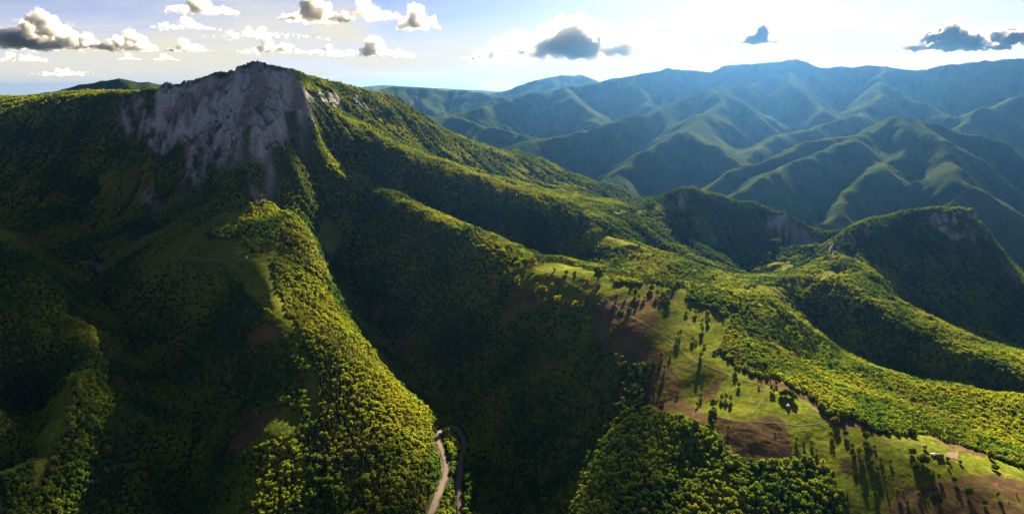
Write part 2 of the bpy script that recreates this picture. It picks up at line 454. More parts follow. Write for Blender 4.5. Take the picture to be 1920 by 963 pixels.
OPEN = [poly(p) for p in [
 [(957,497),(985,492),(1010,490),(1060,496),(1110,508),(1140,516),(1150,530),(1180,533),(1230,532),(1265,541),(1288,541),(1287,562),(1320,572),(1350,590),(1362,594),(1370,572),(1382,585),(1370,603),(1362,625),(1352,648),(1350,662),(1380,689),(1407,701),(1428,710),(1465,714),(1490,728),(1527,747),(1544,776),(1572,783),(1603,789),(1641,810),(1677,815),(1709,817),(1738,813),(1768,825),(1803,836),(1843,848),(1881,865),(1925,880),(2050,905),(2050,1010),(1595,1010),(1588,934),(1566,891),(1544,869),(1479,864),(1419,869),(1376,858),(1338,809),(1294,788),(1240,777),(1206,757),(1212,722),(1228,690),(1174,674),(1136,657),(1112,630),(1103,602),(1105,578),(1060,572),(1010,578),(989,580),(985,591),(957,602),(952,628),(944,620),(939,591),(954,557),(967,538),(965,516)],
 [(1116,437),(1150,443),(1225,470),(1222,478),(1190,472),(1150,464),(1113,446)],
 [(1130,401),(1200,394),(1243,382),(1266,380),(1268,392),(1240,394),(1200,400),(1140,407)],
 [(1435,492),(1480,488),(1495,498),(1470,508),(1440,505)],
 [(1300,400),(1325,410),(1350,450),(1335,465),(1305,430)],
 [(1392,542),(1425,533),(1470,526),(1505,522),(1530,528),(1505,545),(1440,553),(1400,553)],
 [(1545,507),(1580,500),(1570,515),(1535,530)],
 [(440,392),(400,405),(370,425),(310,460),(285,480),(275,490),(330,500),(420,502),(440,515),(455,540),(490,572),(515,592),(540,600),(532,565),(514,525),(509,500),(524,475),(527,467),(505,470),(480,474),(470,465),(455,445),(420,450),(390,450),(385,440),(405,430),(440,425),(455,400)],
 [(190,495),(215,470),(270,440),(330,415),(350,410),(300,445),(240,480),(195,510)],
 [(600,420),(625,415),(645,425),(640,460),(615,480),(600,470),(592,440)],
 [(185,330),(210,315),(225,330),(220,380),(195,385)],
 [(230,325),(250,305),(285,320),(290,350),(280,385),(240,395),(225,380),(232,350)],
 [(425,830),(470,790),(510,760),(545,765),(570,790),(540,820),(500,830),(440,865)],
 [(455,625),(500,610),(530,625),(520,650),(470,655)],
 [(516,590),(548,598),(572,628),(558,648),(535,632)],
 [(572,690),(595,700),(602,770),(585,785),(570,730)],
 [(560,650),(580,660),(588,690),(570,690)],
 [(65,820),(125,715),(140,740),(100,860),(70,920)],
 [(690,580),(720,578),(705,612)],
 [(742,640),(780,620),(775,660),(748,700)],
]]
SOIL = [poly(p) for p in [
 [(957,497),(966,500),(975,540),(1003,545),(1005,580),(985,591),(957,602),(950,630),(939,591),(954,557),(967,538)],
 [(1126,560),(1150,553),(1190,565),(1230,585),(1235,600),(1215,640),(1240,655),(1262,690),(1275,720),(1290,765),(1240,777),(1206,757),(1212,722),(1228,690),(1174,674),(1136,657),(1112,630),(1103,602),(1108,570)],
 [(1190,560),(1205,548),(1228,545),(1240,560),(1222,590),(1195,575)],
 [(1340,780),(1390,790),(1460,780),(1480,800),(1485,866),(1420,872),(1376,860),(1345,820)],
 [(1262,700),(1268,725),(1295,760),(1325,780),(1335,805),(1294,790),(1275,765)],
 [(1340,710),(1356,712),(1340,745),(1310,755),(1325,730)],
 [(1255,545),(1268,550),(1265,562),(1252,556)],
 [(1360,560),(1372,565),(1384,585),(1372,600),(1362,585)],
 [(1680,915),(1760,905),(1830,890),(1870,890),(1925,905),(2050,930),(2050,1010),(1670,1010)],
 [(1580,860),(1600,870),(1590,890),(1575,880)],
 [(1380,689),(1407,701),(1428,710),(1465,714),(1490,728),(1527,747),(1544,776),(1572,783),(1603,789),(1641,810),(1641,816),(1603,800),(1570,800),(1540,780),(1515,752),(1480,733),(1440,722),(1400,708)],
 [(1738,813),(1768,825),(1803,836),(1843,848),(1850,858),(1800,845),(1760,832)],
 [(330,490),(420,492),(440,505),(430,505),(330,502)],
 [(425,830),(470,790),(510,760),(530,765),(500,800),(440,865)],
 [(455,625),(500,610),(530,625),(520,650),(470,655)],
 [(1140,456),(1165,462),(1195,472),(1185,478),(1150,466)],
 [(690,580),(720,578),(705,612)],
 [(742,640),(780,620),(775,660),(748,700)],
 [(240,330),(252,322),(250,350),(238,395),(228,380)],
]]
ROCK = [poly(p) for p in [
 [(215,200),(245,190),(300,170),(385,143),(440,126),(466,122),(520,142),(570,162),(580,200),(555,228),(540,262),(520,300),(495,330),(480,370),(452,388),(425,372),(440,340),(400,352),(350,345),(330,372),(290,392),(285,340),(330,290),(300,268),(250,245)],
]]
CLIFF = [poly(p) for p in [
 [(310,185),(330,166),(385,152),(440,138),(466,132),(520,144),(572,164),(580,198),(560,214),(530,218),(512,190),(490,180),(470,215),(440,235),(410,232),(385,240),(350,250),(310,250),(280,240),(290,205)],
 [(478,215),(500,205),(520,240),(515,270),(490,310),(470,300)],
 [(1440,410),(1475,405),(1500,425),(1535,447),(1530,470),(1490,468),(1440,455)],
 [(1545,470),(1600,430),(1640,412),(1640,440),(1590,470),(1550,492)],
 [(1740,402),(1810,396),(1845,425),(1850,480),(1800,450),(1750,430)],
 [(1262,362),(1285,357),(1290,385),(1270,395)],
 [(585,162),(615,168),(640,185),(625,200),(590,190)],
 [(655,180),(690,190),(700,205),(665,200)],
]]


def raster(polys, soft):
    a = np.zeros(near.X.shape)
    for P in polys:
        a = np.maximum(a, inpoly(P, near.X, near.Y).astype(float))
    return blur(a, soft)


rock_m = np.clip(raster(ROCK, 10) * 3.0, 0, 1)
cliff_m = raster(CLIFF, 2)
# forest and scrub climb into the face along the gullies
_brk = np.clip(0.95 + 1.9 * fbm(near.X + 0.5 * near.Y, near.Y * 0.45, 95, 3, 231) - 0.35 * np.clip((-90 - near.Z) / 120, 0, 1), 0, 1)
rock_m = np.maximum(rock_m * _brk, raster(ROCK, 1) * cliff_m * 0.9)
# cliffs: steepen where rock faces stand, by pushing the ground into bold steps
zc = near.Z
step_h = 34.0 + 8 * fbm(near.X, near.Y, 150, 2, 3)
q = zc / step_h
fr = q - np.floor(q)
zt = (np.floor(q) + np.clip((fr - 0.5) * 2.2 + 0.5, 0, 1)) * step_h
near.Z = zc + (zt - zc) * cliff_m * 0.55

# road and track centre lines
ROAD_PX = [(790,1000),(807,963),(817,936),(828,912),(834,897),(836,871),(830,846),(823,831),(820,816),(827,803),(844,798),(859,806),(869,821),(872,836),(864,856),(861,886),(859,915),(861,944),(862,963),(866,1000)]
ROADW_PX = [(128,487),(145,487),(165,487),(178,491),(186,500),(188,512)]
TRACKS_PX = {
 'meadow': [(1000,500),(1010,505),(1030,512),(1060,527),(1090,541),(1120,551),(1145,565),(1170,585),(1200,603),(1235,622),(1270,648),(1300,676),(1335,690),(1380,708),(1430,722),(1470,735),(1500,747),(1530,768),(1560,795)],
 'cross': [(1262,705),(1285,690),(1304,680),(1320,668),(1340,655),(1352,648)],
 'field': [(1410,775),(1425,755),(1440,735)],
 'lower': [(1340,780),(1365,786),(1400,792),(1440,791),(1470,794),(1500,798),(1535,794),(1548,788)],
 'terrace': [(300,462),(296,472),(300,480),(330,483),(380,484),(430,487),(470,490),(495,484),(515,478),(526,470)],
}


def smooth_line(P, step):
    P = np.array(P)
    for _ in range(2):                               # Chaikin
        Q = [P[0]]
        for a, b in zip(P[:-1], P[1:]):
            Q += [a * 0.75 + b * 0.25, a * 0.25 + b * 0.75]
        Q.append(P[-1]); P = np.array(Q)
    L = np.concatenate([[0], np.cumsum(np.linalg.norm(np.diff(P, axis=0), axis=1))])
    s = np.arange(0, L[-1], step)
    return np.stack([np.interp(s, L, P[:, 0]), np.interp(s, L, P[:, 1])], -1)


def lowpass(a, n):
    for _ in range(n):
        b = np.concatenate([[a[0]], a, [a[-1]]])
        a = (b[:-2] + 2 * b[1:-1] + b[2:]) / 4
    return a


road_xy = smooth_line(poly(ROAD_PX), 4.0)
roadw_xy = smooth_line(poly(ROADW_PX), 4.0)
road_z = lowpass(ground0(road_xy[:, 0], road_xy[:, 1]), 60)
roadw_z = lowpass(ground0(roadw_xy[:, 0], roadw_xy[:, 1]), 20)
track_xy = {k: smooth_line(poly(p), 4.0) for k, p in TRACKS_PX.items()}


def line_dist(x, y, L, reach):
    """distance to a centre line and index of its nearest point, for points within reach (else inf)"""
    d = np.full(x.shape, np.inf); k = np.zeros(x.shape, int)
    b = (x > L[:, 0].min() - reach) & (x < L[:, 0].max() + reach) & (y > L[:, 1].min() - reach) & (y < L[:, 1].max() + reach)
    if b.any():
        dd = np.hypot(x[b][:, None] - L[None, :, 0], y[b][:, None] - L[None, :, 1])
        k[b] = dd.argmin(1); d[b] = dd.min(1)
    return d, k


def ground(x, y):
    x = np.asarray(x, float); y = np.asarray(y, float)
    z = ground0(x, y)
    nf = np.clip((4200 - y) / 800, 0, 1)
    z = z + 1.4 * fbm(x, y, 55, 2, 41) * nf
    cm = near.sample(cliff_m, x, y) * nf
    rm = near.sample(rock_m, x, y) * nf
    z = z + cm * (19 * ridged(x + 20 * fbm(x, y, 90, 2, 53), y * 0.45, 74, 5, 51, 0.55) - 9) + rm * (5.0 * ridged(x + 0.5 * y, y * 0.5, 40, 3, 57) + 13 * ridged(x + 0.55 * y, y * 0.22, 105, 2, 67) - 6)
    fm = np.clip((y - 3300) / 600, 0, 1) * (1 - np.clip((y - 9000) / 2000, 0, 1))
    z = z + fm * 5 * fbm(x, y, 90, 2, 71)
    for L, lz in ((road_xy, road_z), (roadw_xy, roadw_z)):
        d, k = line_dist(x, y, L, 24)
        w = np.clip((20 - d) / 14, 0, 1)
        z = z * (1 - w) + (lz[k] - 0.5) * w
    return z


t_cols = np.linspace(-0.95, 0.95, 900)
rows = np.concatenate([np.arange(520, 1500, 4.5), np.arange(1500, 2320, 4.6), np.arange(2320, 3100, 8.0),
                       3100 * np.exp(np.arange(0, math.log(9000 / 3100), 0.0065)),
                       9000 * np.exp(np.arange(0, math.log(13600 / 9000), 0.0085)),
                       13600 * np.exp(np.linspace(0, math.log(62000 / 13600), 50))])
FT, FY = np.meshgrid(t_cols, rows)
FX = FT * FY
FZ = ground(FX, FY)
BACK_RANGE = [(620,166,19000),(720,160,19000),(800,164,19000),(900,168,19000),(980,174,19000),(1060,190,19000)]
sel = FY > 8500
zb = cones(FX[sel], FY[sel], [BACK_RANGE], [0.08], -1500) + 25 * fbm(FX[sel], FY[sel], 2500, 4, 77)
pl_z = PLAIN + 25 * fbm(FX[sel], FY[sel], 5000, 4, 61)
FZ[sel] = np.maximum(np.maximum(FZ[sel], zb), pl_z)

# what the land looks like where: open grass, bare soil, rock, else woodland
jx = 4.0 * fbm(FX, FY, 18, 2, 91); jy = 4.0 * fbm(FX, FY, 18, 2, 95)


def classify(x, y, jx, jy):
    o = np.zeros(x.shape, bool); s = np.zeros(x.shape, bool)
    for P in OPEN:
        o |= inpoly(P, x + jx, y + jy)
    for P in SOIL:
        s |= inpoly(P, x + jx, y + jy)
    return o, s & o


open_f, soil_f = classify(FX, FY, jx, jy)
rock_f = near.sample(rock_m, FX, FY) * (FY < 4000)
cliff_f = near.sample(cliff_m, FX, FY) * (FY < 4000)
gy = np.gradient(FZ, axis=0) / np.gradient(FY, axis=0)
gx = np.gradient(FZ, axis=1) / np.gradient(FX, axis=1)
slope_f = np.hypot(gx, gy)

# visibility from the camera (rows outward along each sight column)
elev = FZ / FY
run = np.maximum.accumulate(elev, axis=0)
hidden_by = (np.vstack([np.full((1, run.shape[1]), -9.0), run[:-1]]) - elev) * FY     # metres below the sight line


def sample_fan(a, x, y):
    c = np.clip((x / y - t_cols[0]) / (t_cols[1] - t_cols[0]), 0, len(t_cols) - 1.001)
    r = np.clip(np.interp(y, rows, np.arange(len(rows))), 0, len(rows) - 1.001)
    ic = c.astype(int); ir = r.astype(int)
    fc = c - ic; fr_ = r - ir
    return ((a[ir, ic] * (1 - fc) + a[ir, ic + 1] * fc) * (1 - fr_)
            + (a[ir + 1, ic] * (1 - fc) + a[ir + 1, ic + 1] * fc) * fr_)


# base colours (albedo) of the ground
def mix(a, b, w):
    return a * (1 - w[..., None]) + b * w[..., None]


C = lambda r, g, b: np.array([r, g, b], float)
n1 = fbm(FX, FY, 40, 3, 101); n2 = fbm(FX, FY, 11, 2, 107); n3 = fbm(FX, FY, 220, 3, 113)
col = np.broadcast_to(C(0.030, 0.036, 0.014), FX.shape + (3,)).copy()
farw = np.clip((FY - 2850) / 300, 0, 1)
far_green = mix(np.broadcast_to(C(0.026, 0.046, 0.016), col.shape), C(0.062, 0.076, 0.022), np.clip(0.5 + 0.7 * n3 + 0.3 * n1, 0, 1))
col = mix(col, far_green, farw)
grass = mix(np.broadcast_to(C(0.098, 0.132, 0.011), col.shape), C(0.155, 0.158, 0.018), np.clip(0.45 + 0.6 * n1 + 0.4 * n2, 0, 1))
grass = mix(grass, C(0.060, 0.085, 0.012), np.clip(0.1 + 0.6 * n3, 0, 0.7))
soil = mix(np.broadcast_to(C(0.135, 0.068, 0.042), col.shape), C(0.085, 0.066, 0.030), np.clip(0.35 + 0.8 * n1 + 0.5 * n2, 0, 1))
bank = np.clip(np.sin((FZ + 2.2 * n1) * 2 * np.pi / 5.5) * 1.6 - 0.7, 0, 1)      # low grassy banks along the contours
grass = mix(grass, C(0.075, 0.070, 0.022), bank * 0.55)
grass = grass * np.clip(1 + 0.35 * fbm(FX, FY, 6, 2, 109), 0.6, 1.4)[..., None]
col = mix(col, grass, open_f.astype(float))
soil_w = soil_f * np.clip(0.85 + 0.5 * n1, 0, 1)
scrubby = np.clip((n1 + 0.5 * n3 - 0.8) * 3, 0, 0.5) * open_f * (FY < 1500) * (FX > 100)
col = mix(col, soil, np.maximum(soil_w, scrubby))
# mountain rock: limestone ribs with painted shading, dry grass ledges, scree chutes
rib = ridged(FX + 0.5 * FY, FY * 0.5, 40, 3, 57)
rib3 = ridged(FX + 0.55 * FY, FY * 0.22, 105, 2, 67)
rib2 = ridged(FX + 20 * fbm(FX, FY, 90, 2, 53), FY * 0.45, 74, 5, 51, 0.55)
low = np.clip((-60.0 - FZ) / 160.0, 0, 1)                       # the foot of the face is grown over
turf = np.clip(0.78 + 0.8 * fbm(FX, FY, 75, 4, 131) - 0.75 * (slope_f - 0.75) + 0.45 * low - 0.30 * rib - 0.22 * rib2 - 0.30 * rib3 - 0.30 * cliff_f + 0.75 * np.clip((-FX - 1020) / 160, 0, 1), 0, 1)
stone = mix(np.broadcast_to(C(0.045, 0.043, 0.046), col.shape), C(0.31, 0.298, 0.308), np.clip(0.08 + 0.5 * rib + 0.45 * rib2 + 0.35 * rib3 + 0.45 * n2 + 0.5 * ridged(FX, FY * 0.35, 19, 2, 63), 0, 1))  # shade painted into the stone: dark in the relief's hollows, pale on ribs
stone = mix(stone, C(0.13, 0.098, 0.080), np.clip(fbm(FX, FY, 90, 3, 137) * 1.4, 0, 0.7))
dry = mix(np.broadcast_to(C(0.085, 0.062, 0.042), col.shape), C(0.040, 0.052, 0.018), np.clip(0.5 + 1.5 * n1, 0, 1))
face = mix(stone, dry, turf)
sc = np.clip((perlin((FX + 0.45 * FY) / 26 + 0.5 * n1, (FY - 0.45 * FX) / 190, 141) - 0.26) * 6, 0, 1) * (slope_f < 1.15) * (slope_f > 0.35)
face = mix(face, C(0.34, 0.315, 0.30), sc * 0.8)
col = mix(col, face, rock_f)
streak = ridged(FX, FY * 0.3, 24, 3, 59)
cl_w = np.clip(cliff_f * 1.5, 0, 1) * np.clip((slope_f - 0.80) * 2.2, 0, 1) * np.clip(1.15 - turf, 0, 1) * np.clip(1.3 * streak - 0.45 + 0.9 * rock_f, 0, 1)
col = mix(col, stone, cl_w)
# plain far below: patchwork of fields
plain_w = np.clip((FY - 14000) / 6000, 0, 1)
col = mix(col, C(0.09, 0.11, 0.06), plain_w * np.clip(0.5 + n3, 0, 1))
# verge of the road and worn tracks
for L, wdt in ((road_xy, 6.0), (roadw_xy, 9.0)):
    d, k = line_dist(FX, FY, L, 20)
    col = mix(col, C(0.20, 0.15, 0.11), np.clip((wdt + 2 * n2 - d) / 2.5, 0, 1))

# ------------------------------------------------------------------ material helpers
def new_mat(name):
    m = bpy.data.materials.new(name)
    m.use_nodes = True
    nt = m.node_tree
    nt.nodes.clear()
    out = nt.nodes.new("ShaderNodeOutputMaterial")
    return m, nt.nodes, nt.links, out


def principled(nodes, rough=0.9, spec=0.1):
    b = nodes.new("ShaderNodeBsdfPrincipled")
    b.inputs["Roughness"].default_value = rough
    b.inputs["Specular IOR Level"].default_value = spec
    return b


def node(nodes, kind, **kw):
    n = nodes.new(kind)
    for k, v in kw.items():
        setattr(n, k, v)
    return n


def mat_terrain():
    m, N, L, out = new_mat("terrain")
    b = N.new("ShaderNodeBsdfDiffuse")
    att = node(N, "ShaderNodeAttribute", attribute_name="ground_colour")
    geo = N.new("ShaderNodeNewGeometry")
    vary = node(N, "ShaderNodeTexNoise"); vary.inputs["Scale"].default_value = 0.11; vary.inputs["Detail"].default_value = 6
    vary.inputs["Roughness"].default_value = 0.7
    L.new(geo.outputs["Position"], vary.inputs["Vector"])
    mr = N.new("ShaderNodeMapRange")
    mr.inputs["From Min"].default_value = 0.3; mr.inputs["From Max"].default_value = 0.7
    mr.inputs["To Min"].default_value = 0.6; mr.inputs["To Max"].default_value = 1.4
    L.new(vary.outputs["Fac"], mr.inputs["Value"])
    mul = node(N, "ShaderNodeVectorMath", operation='SCALE')
    L.new(att.outputs["Color"], mul.inputs[0]); L.new(mr.outputs[0], mul.inputs["Scale"])
    L.new(mul.outputs[0], b.inputs["Color"])
    bn = node(N, "ShaderNodeTexNoise"); bn.inputs["Scale"].default_value = 0.09; bn.inputs["Detail"].default_value = 4
    L.new(geo.outputs["Position"], bn.inputs["Vector"])
    bump = N.new("ShaderNodeBump"); bump.inputs["Strength"].default_value = 0.9; bump.inputs["Distance"].default_value = 9.0
    # near turf is fine grained; beyond the single trees the relief is the forest canopy itself
    sx = N.new("ShaderNodeSeparateXYZ"); L.new(geo.outputs["Position"], sx.inputs[0])
    rg = N.new("ShaderNodeMapRange")
    rg.inputs["From Min"].default_value = 2750; rg.inputs["From Max"].default_value = 3400
    rg.inputs["To Min"].default_value = 1.6; rg.inputs["To Max"].default_value = 13.0
    L.new(sx.outputs["Y"], rg.inputs["Value"]); L.new(rg.outputs[0], bump.inputs["Distance"])
    L.new(bn.outputs["Fac"], bump.inputs["Height"])
    L.new(bump.outputs[0], b.inputs["Normal"])
    L.new(b.outputs[0], out.inputs["Surface"])
    return m


def mat_noise(name, c1, c2, scale, rough=0.9, spec=0.1, bump=0.0, coord='Object'):
    m, N, L, out = new_mat(name)
    b = principled(N, rough, spec)
    tc = N.new("ShaderNodeTexCoord")
    nz = N.new("ShaderNodeTexNoise"); nz.inputs["Scale"].default_value = scale; nz.inputs["Detail"].default_value = 5
    L.new(tc.outputs[coord], nz.inputs["Vector"])
    cr = N.new("ShaderNodeValToRGB")
    cr.color_ramp.elements[0].position = 0.35; cr.color_ramp.elements[0].color = (*c1, 1)
    cr.color_ramp.elements[1].position = 0.68; cr.color_ramp.elements[1].color = (*c2, 1)
    L.new(nz.outputs["Fac"], cr.inputs[0]); L.new(cr.outputs[0], b.inputs["Base Color"])
    if bump:
        bp = N.new("ShaderNodeBump"); bp.inputs["Strength"].default_value = bump; bp.inputs["Distance"].default_value = 0.2
        L.new(nz.outputs["Fac"], bp.inputs["Height"]); L.new(bp.outputs[0], b.inputs["Normal"])
    L.new(b.outputs[0], out.inputs["Surface"])
    return m


def mat_leaf(name, through, instancer):
    """foliage: diffuse plus light shining through the leaves; tint varies from tree to tree and clump to clump"""
    m, N, L, out = new_mat(name)
    if instancer:
        att = node(N, "ShaderNodeAttribute", attribute_name="tint", attribute_type='INSTANCER')
    else:
        att = node(N, "ShaderNodeAttribute", attribute_name="tint", attribute_type='OBJECT')
    shade = node(N, "ShaderNodeAttribute", attribute_name="shade")
    sc = node(N, "ShaderNodeVectorMath", operation='SCALE')
    L.new(att.outputs["Color"], sc.inputs[0]); L.new(shade.outputs["Fac"], sc.inputs["Scale"])
    d = N.new("ShaderNodeBsdfDiffuse"); t = N.new("ShaderNodeBsdfTranslucent")
    tm = node(N, "ShaderNodeVectorMath", operation='MULTIPLY')
    tm.inputs[1].default_value = (1.45, 1.35, 0.35)
    L.new(sc.outputs[0], tm.inputs[0])
    L.new(sc.outputs[0], d.inputs["Color"]); L.new(tm.outputs[0], t.inputs["Color"])
    mx = N.new("ShaderNodeMixShader"); mx.inputs[0].default_value = through
    L.new(d.outputs[0], mx.inputs[1]); L.new(t.outputs[0], mx.inputs[2])
    L.new(mx.outputs[0], out.inputs["Surface"])
    return m


M_BARK = mat_noise("bark", (0.05, 0.038, 0.028), (0.11, 0.09, 0.07), 3.0)
M_LEAF_I = mat_leaf("foliage_wood", 0.52, True)
M_LEAF_O = mat_leaf("foliage_tree", 0.52, False)


# ------------------------------------------------------------------ object helpers
def tag(o, label=None, cat=None, group=None, kind=None):
    if label: o["label"] = label
    if cat: o["category"] = cat
    if group: o["group"] = group
    if kind: o["kind"] = kind
    return o


def link(name, me, parent=None):
    o = bpy.data.objects.new(name, me)
    COL.objects.link(o)
    if parent is not None:
        o.parent = parent
    return o


def grid_mesh(name, X, Y, Z):
    ny, nx = X.shape
    me = bpy.data.meshes.new(name)
    co = np.stack([X, Y, Z], -1).reshape(-1, 3).astype(np.float32)
    i = np.arange(ny * nx).reshape(ny, nx)
    q = np.stack([i[:-1, :-1], i[:-1, 1:], i[1:, 1:], i[1:, :-1]], -1).reshape(-1, 4)
    me.vertices.add(len(co)); me.vertices.foreach_set('co', co.ravel())
    me.loops.add(q.size); me.loops.foreach_set('vertex_index', q.ravel().astype(np.int32))
    me.polygons.add(len(q)); me.polygons.foreach_set('loop_start', np.arange(0, q.size, 4, dtype=np.int32))
    me.update(calc_edges=True)
    me.polygons.foreach_set('use_smooth', np.ones(len(q), bool))
    return me


def set_colour(me, name, rgb):
    a = me.attributes.new(name, 'FLOAT_COLOR', 'POINT')
    c = np.ones((len(rgb), 4), np.float32); c[:, :3] = rgb
    a.data.foreach_set('color', c.ravel())


# ------------------------------------------------------------------ the ground sheet
ter_me = grid_mesh("terrain", FX, FY, FZ)
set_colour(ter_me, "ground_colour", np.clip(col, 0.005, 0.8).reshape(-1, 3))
ter_me.materials.append(mat_terrain())
terrain = tag(link("terrain", ter_me), "mountain country of wooded ridges, valleys, meadows and grey cliffs", kind="structure")


def ribbon(name, L, z, width, mat, lift, wob=0.0):
    L = np.asarray(L)
    tdir = np.gradient(L, axis=0); tdir /= np.linalg.norm(tdir, axis=1)[:, None] + 1e-9
    nrm = np.stack([-tdir[:, 1], tdir[:, 0]], -1)
    vs = []; fs = []
    offs = np.linspace(-0.5, 0.5, 5)
    for i in range(len(L)):
        for o in offs:
            w = width * (1 + wob * math.sin(i * 0.7 + 1.3 * o))
            p = L[i] + nrm[i] * o * w
            zz = (z[i] if z is not None else float(ground(np.array([p[0]]), np.array([p[1]]))[0])) + lift - 0.12 * abs(o)
            vs.append((p[0], p[1], zz))
    k = len(offs)
    for i in range(len(L) - 1):
        for j in range(k - 1):
            a = i * k + j
            fs.append((a, a + 1, a + 1 + k, a + k))
    me = bpy.data.meshes.new(name)
    me.from_pydata(vs, [], fs)
    me.polygons.foreach_set('use_smooth', [True] * len(fs))
    me.materials.append(mat)
    return me


M_ROAD = mat_noise("worn_asphalt", (0.12, 0.095, 0.078), (0.19, 0.152, 0.125), 0.25)
M_TRACK = mat_noise("worn_turf", (0.16, 0.145, 0.055), (0.27, 0.22, 0.10), 0.2)
rd = tag(link("road", ribbon("road", road_xy, road_z, 6.2, M_ROAD, 0.25)), "pale mountain road turning back in a hairpin below the conifer spur", kind="structure")
rw = tag(link("road", ribbon("road_west", roadw_xy, roadw_z, 7.0, M_ROAD, 0.25)), "short bend of pale road in the dark valley by the terrace", kind="structure")
for k, L in track_xy.items():
    tag(link("path", ribbon("path_" + k, L, None, 2.0 if k in ('meadow', 'terrace') else 1.0, M_TRACK, 0.35, 0.2)),
        {'meadow': "long pale cart track running down the meadow ridge", 'cross': "faint cross track from the meadow to the wood edge",
         'field': "field edge path between two mown strips", 'lower': "grassy bank path under the mown fields",
         'terrace': "pale farm track looping over the terrace meadow"}[k], kind="structure")


# ------------------------------------------------------------------ trees
def ico(sub):
    bm = bmesh.new()
    bmesh.ops.create_icosphere(bm, subdivisions=sub, radius=1.0)
    v = np.array([p.co[:] for p in bm.verts]); f = [[q.index for q in p.verts] for p in bm.faces]
    bm.free()
    return v, np.array(f)


ICO1, ICO2 = ico(1), ico(2)


class MB:
    def __init__(self):
        self.v = []; self.f = []; self.s = []; self.n = 0

    def add(self, v, f, shade):
        v = np.asarray(v, float)
        self.v.append(v); self.f += [[int(i) + self.n for i in q] for q in f]
        self.s.append(np.full(len(v), shade) if np.isscalar(shade) else np.asarray(shade))
        self.n += len(v)

    def mesh(self, name, mat):
        me = bpy.data.meshes.new(name)
        v = np.concatenate(self.v)
        me.from_pydata([tuple(p) for p in v], [], self.f)
        a = me.attributes.new("shade", 'FLOAT', 'POINT')
        a.data.foreach_set('value', np.concatenate(self.s).astype(np.float32))
        me.materials.append(mat)
        me.update()
        return me


def add_tube(mb, pts, rad, n=6, shade=1.0):
    pts = [np.array(p, float) for p in pts]
    vs = []; fs = []
    for i, p in enumerate(pts):
        for k in range(n):
            a = 2 * math.pi * k / n
            vs.append(p + rad[i] * np.array([math.cos(a), math.sin(a), 0]))
    for i in range(len(pts) - 1):
        for k in range(n):
            a = i * n + k; b = i * n + (k + 1) % n
            fs.append((a, b, b + n, a + n))
    fs.append(tuple(range((len(pts) - 1) * n, len(pts) * n)))
    mb.add(vs, fs, shade)


def leaf_clumps(mb, r, cen, rad, count, size):
    """count small bent leaf-clump faces over one lobe"""
    for _ in range(count):
        d = r.normal(size=3); d /= np.linalg.norm(d)
        if d[2] < -0.55:
            continue
        p = cen + d * rad * r.uniform(0.82, 1.10)
        nn = d + 0.38 * r.normal(size=3); nn[2] += 0.3; nn /= np.linalg.norm(nn)
        a = np.cross(nn, r.normal(size=3)); a /= np.linalg.norm(a)
        b = np.cross(nn, a)
        s = size * r.uniform(0.65, 1.35)
        q = [p + a * s, p + b * s * 0.8 + nn * s * 0.18, p - a * s, p - b * s * 0.8 - nn * s * 0.12]
        mb.add(q, [(0, 1, 2), (0, 2, 3)], r.uniform(0.82, 1.18))


def broadleaf(seed, wide=1.0, tall=1.0, leaves=34, lobes=9):
    """unit tree: total height 1, crown about 0.62 wide x wide"""
    r = np.random.default_rng(seed)
    tr = MB(); cr = MB()
    lean = r.normal(size=2) * 0.02
    add_tube(tr, [(0, 0, -0.12), (lean[0], lean[1], 0.2), (lean[0] * 2, lean[1] * 2, 0.55), (lean[0] * 3, lean[1] * 3, 0.8)], [0.034, 0.026, 0.017, 0.006])
    cs = []
    for k in range(lobes):
        hgt = 0.32 + 0.52 * (k + 0.5) / lobes
        ang = k * 2.4 + r.uniform(-0.5, 0.5)
        reach = (0.19 * wide) * math.sin(math.pi * min(0.97, (hgt - 0.16) / 0.86)) ** 0.7 * r.uniform(0.65, 1.15)
        cs.append((np.array([math.cos(ang) * reach, math.sin(ang) * reach, hgt * tall]), r.uniform(0.115, 0.165) * (0.75 + 0.25 * wide)))
    cs.append((np.array([lean[0] * 3, lean[1] * 3, 0.86 * tall]), 0.12))
    cs.append((np.array([0, 0, 0.55 * tall]), 0.17 * wide))
    for c, rad in cs:
        add_tube(tr, [(lean[0] * 2, lean[1] * 2, max(0.2, c[2] - 0.22)), tuple(c * np.array([0.6, 0.6, 1]) - np.array([0, 0, 0.05]))], [0.011, 0.005], 4)
        v, f = ICO1
        vv = v * rad * (0.86 + 0.16 * r.normal(size=(len(v), 1)))
        cr.add(vv * np.array([1, 1, 0.85]) + c, f, 0.75 + 0.2 * r.random(len(v)))
        leaf_clumps(cr, r, c, rad, leaves, 0.042)
    return tr, cr


